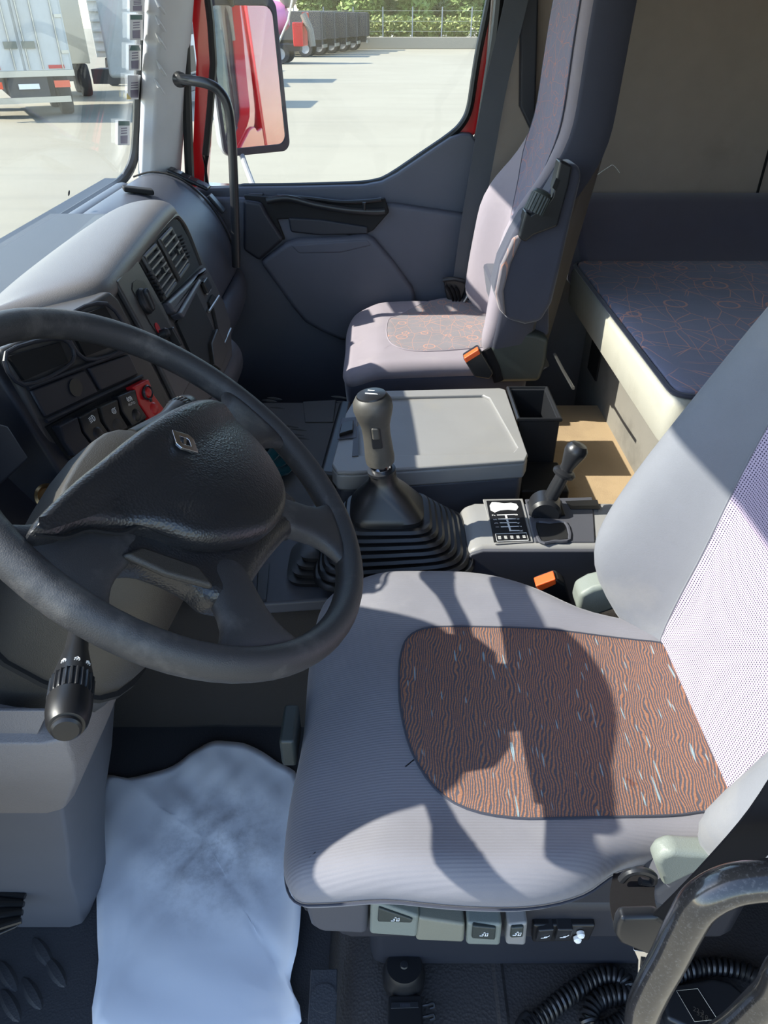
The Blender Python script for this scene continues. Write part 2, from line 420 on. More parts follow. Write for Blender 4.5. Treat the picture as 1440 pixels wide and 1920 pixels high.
def glass(name, tint=(.96, .98, .97), haze=.03):
    """thin pane: see-through with a mirror-like surface reflection and a film of dust"""
    m = bpy.data.materials.new(name); m.use_nodes = True; t = m.node_tree; t.nodes.clear()
    tr = N(t, 'ShaderNodeBsdfTransparent'); tr.inputs[0].default_value = (*tint, 1)
    gl = N(t, 'ShaderNodeBsdfGlossy'); gl.inputs['Roughness'].default_value = .02
    fr = N(t, 'ShaderNodeLayerWeight', i_Blend=.5); mx = N(t, 'ShaderNodeMixShader')
    t.links.new(mth(t, 'ADD', mth(t, 'MULTIPLY', mth(t, 'POWER', fr.outputs['Facing'], 4.0), .35), .02), mx.inputs[0]); t.links.new(tr.outputs[0], mx.inputs[1]); t.links.new(gl.outputs[0], mx.inputs[2])
    df = N(t, 'ShaderNodeBsdfDiffuse'); df.inputs[0].default_value = (.8, .8, .78, 1)
    vec = coord(t, (1, 1, 1)); dust = ramp(t, noise(t, vec, 60, 5, .75), .5, .8)
    fac = mth(t, 'MULTIPLY', mth(t, 'ADD', dust, .5), haze); m2 = N(t, 'ShaderNodeMixShader')
    t.links.new(fac, m2.inputs[0]); t.links.new(mx.outputs[0], m2.inputs[1]); t.links.new(df.outputs[0], m2.inputs[2])
    out = N(t, 'ShaderNodeOutputMaterial'); t.links.new(m2.outputs[0], out.inputs[0])
    return m
def concrete():
    m, t, b = nodes('pale_concrete_yard'); vec = coord(t)
    f = noise(t, vec, .25, 6, .65); f2 = noise(t, coord(t, (.15, 1.6, 1)), 1, 4, .6)
    base = mixc(t, f, lin((132, 125, 107)), lin((150, 144, 126))); base = mixc(t, mth(t, 'MULTIPLY', ramp(t, f2, .5, .75), .35), base, lin((122, 116, 102)))
    t.links.new(base, b.inputs['Base Color']); b.inputs['Roughness'].default_value = .9
    return m
def leaf(name, a, b_):
    m, t, b = nodes(name); f = noise(t, coord(t), .9, 4); f2 = noise(t, coord(t), 12, 2)
    base = mixc(t, f, lin(a), lin(b_)); t.links.new(mixc(t, mth(t, 'MULTIPLY', f2, .5), base, lin((150, 158, 80))), b.inputs['Base Color'])
    b.inputs['Roughness'].default_value = .6
    return m
M['insert'] = insert_fabric()
M['doodle'] = doodle_fabric('berth_doodle_fabric', (124, 126, 148), (206, 148, 132), .9, 9)
M['doodlepax'] = doodle_fabric('seat_doodle_fabric', (124, 118, 122), (200, 136, 106), .6, 16)
M['doodleback'] = doodle_fabric('backrest_doodle_fabric', (118, 114, 128), (176, 116, 102), .8, 14, (0, 1.57, 0))
M['meshfab'] = mesh_fabric(); M['paper'] = paper_mat(); M['concrete'] = concrete()
M['glass'] = glass('side_glass', haze=.015); M['shield'] = glass('windscreen_glass', haze=.03)
M['mirror'] = metal('mirror_glass', (235, 236, 238), .02)
M['leaf1'] = leaf('leaf_green', (86, 108, 50), (120, 140, 66)); M['leaf2'] = leaf('leaf_dark_green', (64, 84, 44), (98, 118, 58))
M['hedge'] = leaf('hedge_leaf', (110, 118, 60), (136, 140, 76)); M['bark'] = plastic('bark', (90, 74, 58), .9, 0)
# ================================================================ the cab shell
FLOOR_Y0, FLOOR_Y1 = .16, 2.24
floor = struct('floor', box(-.80, 1.22, FLOOR_Y0, FLOOR_Y1, -.06, 0), M['floormat'])
# raised, grained platform under the driver's seat
pl_prof = [(-.085, 0), (-.075, .04), (-.06, .075), (-.04, .09), (.0, .095), (.6, .095)]
part('seat_platform', loft([[V((x, y, z)) for x, z in pl_prof] + [V((.6, y, -.01)), V((-.085, y, -.01))] for y in (.17, .94)]), M['mat'], floor, bevel=.004)
part('mat_ridge', loft([[V((.16+dx, y, .092+dz)) for dx, dz in ((-.012, 0), (-.004, .007), (.004, .007), (.012, 0))] for y in (.2, .4, .6)]), M['mat'], floor)
# engine tunnel between the seats, rubber on top, carpet on the flank
tx = [(-.78, .33), (-.05, .33), (.62, .345)]
part('engine_tunnel', box(-.78, .60, .965, 1.60, -.02, .325), M['tunnel'], floor, bevel=.03, seg=4)
part('tunnel_ledge', box(-.78, -.10, 1.55, 1.80, -.02, .325), M['tunnel'], floor, bevel=.03, seg=4)
part('tunnel_rubber_mat', box(-.70, .16, 1.06, 1.79, .325, .333), M['tunnelmat'], floor, bevel=.003)
part('rear_floor_panel', box(.16, .72, 1.20, 1.72, .325, .36), M['tan'], floor, bevel=.004)
# raised tread marks moulded in the rubber
def tread(c, ang, L, wd, h, mat, root):
    d = V((math.cos(ang), math.sin(ang), 0)); n = V((-d.y, d.x, 0)); c = V(c)
    rings = []
    for t in (-1, -.75, -.3, 0, .3, .75, 1):
        w_ = wd*math.sqrt(max(0, 1-t*t*.96)); p = c + d*L*t
        rings.append([p - n*w_, p - n*w_*.5 + V((0, 0, h*(1-t*t*.8))), p + n*w_*.5 + V((0, 0, h*(1-t*t*.8))), p + n*w_])
    part('tread_bar', loft(rings), mat, root)
for (u, v) in ((80, 1785), (105, 1822), (60, 1862), (15, 1830), (20, 1885)):
    tread(at(u, v, Z=.0), -.75, .030, .010, .005, M['floormat'], floor)
for (u, v) in ((505, 752), (520, 765), (515, 748), (545, 800), (560, 806), (555, 815), (565, 822), (635, 745), (645, 755), (655, 748)):
    tread(at(u, v, Z=.333), -.25, .022, .004, .004, M['tunnelmat'], floor)
hp = [at(u, v, Z=.333) for u, v in ((568, 755), (630, 752), (625, 793), (572, 793))]
part('hatch_plate', prism(hp, (0, 0, .004)), M['tunnelmat'], floor, bevel=.002)
# embossed plate in the driver's floor mat
ep = [at(u, v, Z=.095) for u, v in ((583, 1818), (633, 1818), (630, 1960), (575, 1960))]
part('embossed_plate', prism(ep, (0, 0, .004)), M['floormat'], floor, bevel=.003)
pc = at(607, 1872, Z=.0995)
part('embossed_ring', lathe([(.016, 0), (.018, 0), (.018, .0015), (.016, .0015)], pc, n=28), M['floormat'], floor)
# walls, roof
wall_front = struct('wall_front', box(-.80, -.76, FLOOR_Y0, FLOOR_Y1, 0, .82), M['dark'])
wall_right = struct('wall_right', box(.27, 1.22, 2.21, 2.26, .0, 1.56), M['carpet'])
struct('wall_rear', box(1.20, 1.24, .18, 2.26, 0, 1.56), M['carpet'])
struct('wall_left', box(.56, 1.22, .16, .20, 0, 1.56), M['carpet'])
struct('ceiling', box(-.52, 1.24, .14, 2.28, 1.56, 1.60), M['ceiling'])
struct('trim_1', box(-.58, -.47, .14, 2.26, 1.53, 1.57), M['ceiling'], bevel=.015)
# small dark blemish and a wall seam
part('wall_seam', box(1.062, 1.068, 2.206, 2.212, .78, 1.5), M['matteblack'], wall_right)
# cab sides below the door line, outside skin in red
struct('trim_2', box(-.80, -.66, 2.24, 2.31, -.5, .70), M['redpaint'], bevel=.02)
struct('trim_3', box(.31, 1.24, 2.262, 2.31, -.5, 1.60), M['redpaint'], bevel=.01)
# B-pillar dark trim strip behind the passenger's belt
bp = [at(978, -60, Y=2.17), at(1012, -60, Y=2.17), at(1003, 260, Y=2.17), at(975, 200, Y=2.17)]
struct('trim_4', prism(bp, (0, .03, 0)), M['dark'], bevel=.006)
# ---------------------------------------------------------------- passenger door
YD = 2.205
def px(l, Y): return [at(u, v, Y=Y) for u, v in l]
belt = px([(352, 356), (420, 353), (560, 351), (680, 348), (716, 341), (744, 326), (800, 288), (845, 258), (866, 251), (884, 251), (893, 262)], YD)
pts = [V((belt[0].x, YD, .04))] + belt + [V((.335, YD, .62)), V((.335, YD, .04))]
door = struct('door_1', prism(pts, (0, .05, 0)), M['door'], bevel=.008, seg=3)
# upper ledge: the lower half stands proud of the triangle behind it
low = px([(452, 372), (735, 383), (745, 384), (868, 402)], YD-.035)
lp = [V((-.72, YD-.035, low[0].z)), low[0], low[1], low[2], low[3], V((.335, YD-.035, low[3].z)), V((.335, YD-.035, .05)), V((-.72, YD-.035, .05))]
part('lower_panel', prism(lp, (0, .04, 0)), M['door'], door, bevel=.012, seg=3)
# grip recess, black
rec = px([(456, 366), (520, 371), (600, 378), (700, 376), (722, 372), (730, 398), (700, 432), (672, 446), (600, 430), (548, 410), (520, 412), (535, 450), (500, 452), (478, 420)], YD-.045)
part('grip_recess', prism(rec, (0, .02, 0)), M['matteblack'], door, bevel=.004)
grip = cr(px([(500, 377), (540, 372), (590, 384), (650, 394), (700, 397), (722, 396)], YD-.06), 5)
part('door_grip', tube(grip, [(.006, .009)]*len(grip), 10), M['softblack'], door)
grip2 = cr(px([(520, 368), (580, 372), (640, 379), (690, 377), (715, 374)], YD-.05), 5)
part('grip_rail', tube(grip2, .006, 8), M['black'], door)
hl = px([(540, 408), (600, 411), (690, 425), (690, 440), (600, 442), (545, 436)], YD-.05)
part('pocket_lip', prism(hl, (0, .02, 0)), M['dark'], door, bevel=.006)
part('lock_knob', lathe([(.004, 0), (.004, .014), (.0055, .014), (.0055, .02)], at(683, 394, Y=YD-.075), (0, 0, 1), 12), M['black'], door)
# handle block next to the dashboard
hb = px([(456, 375), (490, 380), (500, 400), (532, 450), (486, 490), (456, 470)], YD-.06)
part('handle_block', prism(hb, (0, .03, 0)), M['dark'], door, bevel=.01, seg=3)
part('lock_button', obox(at(480, 366, Y=YD-.02), (.02, 0, 0), (0, .01, 0), (0, 0, .005)), M['softblack'], door, bevel=.003)
# speaker pocket cover
sp = px([(486, 492), (536, 455), (560, 448), (640, 446), (684, 440), (700, 446), (740, 494), (774, 540), (779, 556), (770, 640), (640, 640), (600, 622), (572, 606), (550, 580)], YD-.06)
part('speaker_pocket', prism(sp, (0, .03, 0)), M['door'], door, bevel=.022, seg=4)
sp2 = px([(540, 458), (690, 448), (700, 462), (640, 476), (560, 478)], YD-.062)
part('pocket_shelf', prism(sp2, (0, .02, 0)), M['door'], door, bevel=.008)
# window opening: seal, red frame, glass
wo_px = [(388, 347), (460, 349), (560, 348), (660, 345), (700, 341), (730, 330), (790, 290), (845, 252), (868, 228), (880, 200), (888, 150), (896, 100), (906, 50), (916, 0), (925, -60), (936, -130)]
win = px(wo_px, 2.25); zt = 1.40
xl = at(384, 0, Y=2.25).x
wloop = win + [V((win[-1].x-.02, 2.25, zt)), V((xl+.04, 2.25, zt)), V((xl+.012, 2.25, 1.33)), V((xl+.006, 2.25, 1.1))]
ctr = V((sum(p.x for p in wloop)/len(wloop), 2.25, sum(p.z for p in wloop)/len(wloop)))
window = struct('window_1', prism(wloop, (0, .004, 0)), M['glass'], smooth=False)
seal = cr([p + V((0, -.012, 0)) for p in wloop], 3, True)
part('window_seal', tube(seal, .010, 8, closed=True), M['seal'], window)
def ring_prism(inner, outer, vec):
    n = len(inner); vec = V(vec); a = list(inner) + list(outer); b = [V(p)+vec for p in a]; f = []
    for i in range(n):
        j = (i+1) % n
        f += [(i, j, n+j, n+i), (2*n+i, 3*n+i, 3*n+j, 2*n+j), (i, 2*n+i, 2*n+j, j), (n+i, n+j, 3*n+j, 3*n+i)]
    return a+b, f
def grow(loop, d):
    o2 = inset([(p.x, p.z) for p in loop], -d); return [V((a, loop[0].y, b)) for a, b in o2]
rin = [p + V((0, -.004, 0)) for p in grow(wloop, .004)]; rout = grow(rin, .042)
part('red_window_frame', ring_prism(rin, rout, (0, .05, 0)), M['redpaint'], door)
# outside skin of the door (seen in the mirror)
dk = [V((-.655, 2.272, -.35)), V((-.655, 2.272, belt[0].z-.02))] + [V((p.x, 2.272, p.z-.012)) for p in belt[1:]] + [V((.305, 2.272, belt[-1].z)), V((.305, 2.272, -.35))]
part('outer_skin', prism(dk, (0, .035, 0)), M['redpaint'], door, bevel=.008)
sl2 = cr(px([(343, -40), (346, 60), (350, 180), (356, 345)], 2.2), 6)
part('door_seal', tube(sl2, .013, 8), M['seal'], door)
sr = cr(px([(940, -40), (930, 60), (916, 150), (903, 235), (897, 262)], 2.2), 6)
part('door_seal', tube(sr, .014, 8), M['seal'], door)
# ---------------------------------------------------------------- windscreen and pillars
ws = [V((-.705, .22, .80)), V((-.705, 2.15, .80)), V((-.49, 2.10, 1.5)), V((-.49, .27, 1.5))]
nrm = (ws[1]-ws[0]).cross(ws[3]-ws[0]).normalized()*.005
shield = struct('window_2', prism(ws, nrm), M['shield'], smooth=False)
rb = cr([V((-.700, .2, .838)), V((-.700, 1.2, .838)), V((-.700, 1.9, .838)), V((-.692, 2.06, .845)), V((-.672, 2.115, .88)), V((-.65, 2.125, .95)), V((-.60, 2.115, 1.15)), V((-.52, 2.10, 1.45))], 6)
part('windscreen_seal', tube(rb, .012, 8), M['seal'], shield)
def pillar_ring(z):
    k = (z-.82)/.68; x = -.672 + .165*k
    return [V((x, 2.12-.02*k, z)), V((x+.012, 2.095-.02*k, z)), V((x+.045, 2.10-.02*k, z)), V((x+.078, 2.14-.01*k, z)), V((x+.098, 2.205, z)), V((x+.085, 2.24, z)), V((x, 2.24, z))]
ap = struct('trim_5', loft([pillar_ring(z) for z in (.80, .9, 1.0, 1.15, 1.3, 1.5)]), M['pillar'], bevel=.008, seg=3)
for i, (u, v) in enumerate(((297, 12), (298, 45), (299, 78), (299, 128), (296, 163))):
    a = at(u-7, v-16, Y=2.088-.004); b2 = at(u+12, v+14, Y=2.10)
    part('pillar_rib', tube([a, (a+b2)/2 + V((0, -.006, 0)), b2], [.002, .005, .003], 8), M['pillar'], ap)
struct('trim_6', loft([[V((p.x, .41+2*.98-p.y, p.z)) for p in pillar_ring(z)] for z in (.80, 1.0, 1.2, 1.5)]), M['pillar'])
# ================================================================ dashboard
dash = thing('dashboard', 'long grey moulded dashboard under the windscreen with vents and switch panel', 'dashboard', (-.56, 1.2, .40))
prof = [(-.725, .70), (-.715, .80), (-.665, .85), (-.611, .862), (-.547, .848), (-.489, .802), (-.452, .748), (-.428, .69), (-.418, .63), (-.425, .58), (-.47, .50), (-.60, .42)]
ys = [1.50, 1.7, 1.9, 2.08, 2.14, 2.175, 2.19]; dz = [0, 0, 0, 0, -.004, -.018, -.05]; dxs = [0, 0, 0, 0, -.004, -.015, -.04]
rings = [[V((x + (d2 if i > 3 else 0), y, z + d)) for i, (x, z) in enumerate(prof)] for y, d, d2 in zip(ys, dz, dxs)]
part('passenger_shell', loft(rings), M['dash'], dash, sub=2)
lip = [(-.44, .60), (-.402, .60), (-.390, .575), (-.392, .53), (-.41, .49), (-.46, .46)]
part('passenger_lip', loft([[V((x+o, y, z)) for x, z in lip] for y, o in ((1.55, 0), (1.8, 0), (2.05, 0), (2.13, -.012), (2.16, -.04))]), M['dash'], dash, sub=2)
# end seam and side demister slot
seam = [V((x+.001, 2.075, z+.0015)) for x, z in prof[2:9]]
part('end_seam', tube(cr(seam, 4), .0025, 6), M['matteblack'], dash)
part('side_demister', obox((-.530, 2.125, .838), V((.052, 0, -.024)), (0, .022, 0), V((.002, 0, .005))), M['black'], dash, bevel=.005)
for k in range(5):
    part('demister_slat', obox((-.57+.02*k, 2.125, (.860-.0093*k)), V((.003, 0, -.001)), (0, .017, 0), V((.001, 0, .003))), M['softblack'], dash)
part('side_switch', obox((-.462, 2.12, .776), V((.018, 0, -.022)), (0, .017, 0), V((.004, 0, .003))), M['softblack'], dash, bevel=.003)
part('top_slot_vent', obox((-.583, 1.84, .862), V((.032, .012, -.006)), V((-.006, .014, 0)), (0, 0, .006)), M['matteblack'], dash, bevel=.004)
# padded top with the hood over instruments and centre stack
def hood_ring(y, hx, hz):
    return [V((-.725, y, .72)), V((-.712, y, .80)), V((-.68, y, .832)), V((-.62, y, .845)), V((-.575, y, hz-.040)), V((-.535, y, hz-.012)), V((hx-.05, y, hz)), V((hx-.012, y, hz-.006)), V((hx, y, hz-.024)), V((hx-.004, y, hz-.045)), V((hx-.03, y, hz-.05)), V((hx-.12, y, hz-.055)), V((-.68, y, .70))]
hs = [(.20, -.52, .84), (.36, -.52, .845), (.42, -.51, .86), (.45, -.497, .96), (.48, -.49, 1.0), (.60, -.487, 1.012), (.72, -.49, 1.0), (.75, -.497, .96), (.785, -.52, .875), (.86, -.535, .87), (.93, -.528, .87), (.97, -.49, .876), (1.005, -.43, .886), (1.03, -.398, .892), (1.07, -.395, .897), (1.25, -.405, .902), (1.45, -.418, .904), (1.56, -.424, .902), (1.61, -.432, .885), (1.635, -.45, .86)]
part('padded_top', loft([hood_ring(*h) for h in hs]), M['dash_top'], dash, sub=2)
part('windscreen_duct', tube(cr([V((-.672, y, .845)) for y in (.3, .8, 1.3, 1.8, 2.0)], 4), [(.018, .006)]*17, 8), M['dash'], dash)
def trayq(l, z): return [at(u, v, Z=z) for u, v in l]
part('groove_shade', prism(trayq([(38, 532), (60, 510), (150, 447), (172, 428), (165, 440), (80, 512)], .868), (0, 0, .004)), M['dark'], dash)  # dark inlay strip, paints the shade in the pad's valley
for k, (u, v) in enumerate(((105, 452), (190, 390), (248, 348))):
    part('duct_clip', obox(at(u, v, Z=.852), (.008, 0, 0), (0, .012, 0), (0, 0, .003)), M['softblack'], dash, bevel=.002)
# ---- centre stack
def plane(a, b, c):
    n = (b-a).cross(c-a).normalized()
    if n.dot(EYE-a) < 0: n = -n
    return (a, n)
CP = plane(V((-.406, 1.07, .88)), V((-.442, 1.61, .88)), V((-.335, 1.07, .657)))
def pp(l, pl, out, back=.004):
    n = pl[1]; p = [at(u, v, pl=pl) - n*back for u, v in l]
    return prism(p, n*(out+back))
body = [(196, 545), (322, 388), (334, 392), (348, 412), (370, 458), (400, 516), (424, 566), (437, 606), (440, 668), (404, 745), (345, 800)]
bq = [at(u, v, pl=CP) for u, v in body]
part('centre_stack', loft([[p + V((-.20, 0, -.02)) for p in bq], [p - CP[1]*.004 for p in bq]]), M['stack'], dash, bevel=.006, seg=3)
def bezel(pxs, pl, r, mat, name, root, lift=.002, closed=True):
    p = cr([at(u, v, pl=pl) + pl[1]*lift for u, v in pxs], 4, closed)
    return part(name, tube(p, r, 8, closed=closed), mat, root)
bezel([(252, 484), (288, 443), (322, 407), (336, 412), (352, 440), (374, 498)], CP, .005, M['stack'], 'vent_surround', dash, closed=False)
part('vent_recess', pp([(256, 487), (288, 448), (321, 411), (334, 416), (350, 445), (372, 500), (338, 534), (302, 566), (280, 530)], CP, .003), M['matteblack'], dash)
def vent(outl, nsl):
    a, b, c, d = [at(u, v, pl=CP) + CP[1]*.006 for u, v in outl]     # left-top, right-top, right-bottom, left-bottom
    v_ = part('air_vent', tube([a, (a+b)/2, b, (b*2+c)/3, (b+c*2)/3, c, (c+d)/2, d, (d*2+a)/3, (d+a*2)/3], .0045, 8, closed=True), M['stack'], dash)
    for k in range(nsl):
        t = (k+.9)/(nsl+.6); p = a.lerp(d, t); q = b.lerp(c, t); n = CP[1]; ud = (d-a).normalized()
        part('vent_slat', obox((p+q)/2 - n*.001, (q-p)/2, n*.006 + ud*.0008, ud*.0014), M['grey'], v_)  # paler grey puts the sunlit look of the slat edges into their colour
    mid = (a+b+c+d)/4
    part('vent_tab', obox(mid + CP[1]*.006, (b-a).normalized()*.004, (d-a).normalized()*.005, CP[1]*.004), M['softblack'], v_)
vent([(263, 486), (285, 463), (322, 533), (302, 561)], 6)
vent([(294, 454), (315, 431), (347, 498), (329, 524)], 5)
for (u0, v0, u1, v1) in ((271, 515, 296, 556), (331, 446, 346, 484)):
    for k in range(7):
        t = k/6; part('thumb_wheel_tooth', obox(at(u0+(u1-u0)*t, v0+(v1-v0)*t, pl=CP)+CP[1]*.008, V((0, .004, 0)), CP[1]*.004, V((0, 0, .0015))), M['softblack'], dash)
part('stack_ledge', pp([(302, 570), (340, 536), (375, 503), (379, 516), (362, 524), (320, 592), (314, 590)], CP, .014), M['dash'], dash, bevel=.006, seg=3)
part('cubby_bar', pp([(319, 592), (360, 527), (367, 531), (330, 602)], CP, .018), M['dash'], dash, bevel=.006, seg=3)
part('cubby', pp([(331, 604), (366, 546), (399, 616), (391, 646), (395, 690), (360, 668)], CP, .001), M['matteblack'], dash)
part('cubby_flap', pp([(400, 618), (421, 657), (407, 697), (394, 687), (389, 646)], CP, .01), M['shroud'], dash, bevel=.003)
part('stack_panel', pp([(397, 572), (409, 556), (428, 606), (421, 648), (412, 640)], CP, .004), M['stack'], dash, bevel=.002)
bezel([(390, 585), (409, 556)], CP, .003, M['steel'], 'panel_edge', dash, closed=False)
bezel([(418, 646), (431, 617)], CP, .003, M['steel'], 'panel_edge', dash, closed=False)
part('rocker_switch', pp([(377, 530), (384, 520), (394, 540), (387, 552)], CP, .006), M['black'], dash, bevel=.003)
bezel([(387, 552), (393, 543)], CP, .002, M['steel'], 'switch_edge', dash, closed=False)
part('slot_opening', pp([(391, 566), (398, 552), (406, 560), (396, 578)], CP, .001), M['matteblack'], dash)
part('knob_panel', pp([(211, 528), (249, 483), (300, 575), (362, 700), (330, 760), (262, 620)], CP, .006), M['stack'], dash, bevel=.004)
part('knob_recess', pp([(240, 545), (241, 533), (249, 527), (262, 530), (290, 575), (317, 625), (319, 645), (305, 655), (275, 610)], CP, .0075), M['black'], dash)
kc = at(262, 568, pl=CP)
kn = part('rotary_knob', lathe([(.001, 0), (.021, 0), (.021, .004), (.018, .008), (.0, .009)], kc + CP[1]*.007, CP[1], 28), M['softblack'], dash)
part('knob_wing', obox(kc + CP[1]*.016, V((0, .0045, .003)), V((.004, 0, -.016)), CP[1]*.006), M['softblack'], kn, bevel=.004)
part('lever_knob', lathe([(.008, 0), (.008, .012), (.005, .016)], at(293, 630, pl=CP)+CP[1]*.007, CP[1], 16), M['softblack'], dash)
part('slide_lever', obox(at(312, 637, pl=CP)+CP[1]*.014, V((0, .004, 0)), V((.006, 0, -.016)), CP[1]*.008), M['softblack'], dash, bevel=.003)
part('indicator_ring', lathe([(.006, 0), (.009, 0), (.009, .001), (.006, .001)], at(287, 618, pl=CP)+CP[1]*.008, CP[1], 20), M['red'], dash)
part('knee_bolster', loft([[V((x, y, z)) for x, z in ((-.46, .60), (-.40, .595), (-.355, .575), (-.335, .54), (-.34, .49), (-.38, .44), (-.46, .42))] for y in (1.18, 1.4, 1.58, 1.63, 1.645)]), M['dash'], dash, sub=2)
part('stack_flank', loft([[V((x, y, z)) for x, z in ((-.7, .86), (-.46, .86), (-.40, .66), (-.38, .45), (-.7, .40))] for y in (1.07, 1.60)]), M['stack'], dash)
# ---- angled switch wing
WP = plane(V((-.447, .82, .87)), V((-.413, .82, .697)), V((-.354, 1.02, .676)))
wing = [(8, 655), (120, 600), (212, 545), (228, 560), (300, 700), (348, 790), (250, 848), (136, 905), (110, 870)]
wq = [at(u, v, pl=WP) for u, v in wing]
part('switch_wing', loft([[p + V((-.12, .02, -.01)) for p in wq], [p - WP[1]*.004 for p in wq]]), M['stack'], dash, bevel=.006, seg=3)
part('display_recess', pp([(126, 602), (196, 574), (234, 640), (160, 668)], WP, .001), M['matteblack'], dash)
bezel([(122, 600), (198, 570), (240, 644), (158, 674)], WP, .003, M['dark'], 'display_frame', dash)
part('upper_recess', pp([(15, 668), (112, 642), (127, 678), (45, 713)], WP, .001), M['matteblack'], dash)
bezel([(10, 662), (113, 635), (133, 680), (42, 722)], WP, .003, M['dark'], 'recess_frame', dash)
part('blank_plate', pp([(56, 732), (158, 693), (184, 736), (84, 783)], WP, .002), M['dark'], dash, bevel=.003)
part('plate_ring', lathe([(.009, 0), (.012, 0), (.012, .001), (.009, .001)], at(138, 727, pl=WP)+WP[1]*.003, WP[1], 24), M['softblack'], dash)
part('blank_plate', pp([(163, 690), (240, 664), (258, 702), (188, 733)], WP, .003), M['dark'], dash, bevel=.003)
bezel([(50, 728), (160, 686), (242, 656)], WP, .003, M['dark'], 'row_rail', dash, closed=False)
bezel([(84, 790), (186, 742), (264, 706)], WP, .003, M['dark'], 'row_rail', dash, closed=False)
part('switch_tray', pp([(88, 800), (262, 706), (306, 782), (132, 866)], WP, .001), M['matteblack'], dash)
def switch(q, mat, name='rocker_switch', dimple=True, label=None):
    a, b, c, d = q; n = WP[1]
    P = [at(u, v, pl=WP) for u, v in q]; m0 = P[0].lerp(P[3], .5); m1 = P[1].lerp(P[2], .5)
    top = [P[0]+n*.016, P[1]+n*.016, m1+n*.009, P[2]+n*.013, P[3]+n*.013, m0+n*.009]
    bot = [P[0], P[1], m1, P[2], P[3], m0]
    o = part(name, (bot+top, [(0, 1, 2, 5), (5, 2, 3, 4), (6, 11, 8, 7), (11, 10, 9, 8), (0, 6, 7, 1), (1, 7, 8, 2), (2, 8, 9, 3), (3, 9, 10, 4), (4, 10, 11, 5), (5, 11, 6, 0)]), mat, dash, bevel=.0025, seg=3, label=label)
    if dimple:
        cc = (m0+m1)*.2 + (P[2]+P[3])*.3
        part('finger_dimple', lathe([(.0, .0135), (.006, .013), (.010, .0115), (.012, .009)], cc, n, 20), mat, o)
    return o, P
S0 = switch([(94, 800), (128, 783), (160, 838), (128, 856)], M['dark'], 'blank_switch', False)
S1 = switch([(132, 783), (165, 765), (194, 817), (164, 836)], M['softblack'])
S2 = switch([(172, 764), (204, 750), (228, 803), (201, 819)], M['shroud'])
S3 = switch([(205, 744), (238, 731), (264, 784), (237, 800)], M['softblack'])
S4 = switch([(233, 727), (263, 712), (299, 772), (272, 789)], M['red'], label='red rocker switch with round lens')
lc = at(261, 737, pl=WP) + WP[1]*.015
ln_ = part('warning_lens', lathe([(.0, .001), (.008, .001), (.010, .003), (.0115, .001), (.0115, -.002)], lc, WP[1], 24), M['softblack'], S4[0])
part('lens_glass', lathe([(.0, .004), (.006, .003), (.008, .001)], lc, WP[1], 20), M['red'], S4[0])
part('pilot_dot', lathe([(.0, .002), (.0025, .0015), (.003, 0)], at(270, 751, pl=WP) + WP[1]*.012, WP[1], 12), M['black'], S4[0])
# pictograms printed on the switches
def icon(strokes, c, ux, uy, sc, root, name='switch_symbol', w_=.0005, mat=None):
    vf = []
    for s in strokes:
        p = [c + ux*a*sc + uy*b*sc for a, b in s]
        if len(p) == 2: p = [p[0], (p[0]+p[1])/2, p[1]]
        vf.append(tube(p, w_, 5))
    return part(name, join(*vf), mat or M['white'], root)
def uv_dirs(P): 
    return (P[1]-P[0]).normalized(), (P[0]-P[3]).normalized()
arcD = [(math.cos(a)*.5+.2, math.sin(a)*.6) for a in [(-1.57+3.14*k/8) for k in range(9)]]
beam = [[(.2, -.6), (.2, .6)], arcD] + [[(-.1, .45-.3*k), (-.8, .3-.3*k)] for k in range(4)]
ux, uy = uv_dirs(S1[1]); icon(beam, at(155, 786, pl=WP)+WP[1]*.0155, ux, uy, .0075, S1[0])
fog = [arcD, [(.2, -.6), (-.3, -.5), (-.5, 0), (-.3, .5), (.2, .6)], [(-.1, .3), (.3, .25)], [(-.1, 0), (.3, 0)], [(-.1, -.3), (.3, -.25)], [(.7, .5), (.95, .7)]]
ux, uy = uv_dirs(S2[1]); icon(fog, at(196, 772, pl=WP)+WP[1]*.0155, ux, uy, .0065, S2[0])
brk = [[(math.cos(a)*.45, math.sin(a)*.45) for a in [k*.785 for k in range(9)]], [(math.cos(a)*.8, math.sin(a)*.8) for a in (2.3, 2.7, 3.14, 3.6, 4.0)], [(math.cos(a)*.8, math.sin(a)*.8) for a in (-.8, -.4, 0, .4, .8)], [(-.15, 0), (.15, 0)]]
ux, uy = uv_dirs(S3[1]); icon(brk, at(226, 749, pl=WP)+WP[1]*.0155, ux, uy, .0065, S3[0])
part('switch_lettering', text_vf('AUTO', at(231, 758, pl=WP)+WP[1]*.0150, ux, uy, .006), M['white'], S3[0])
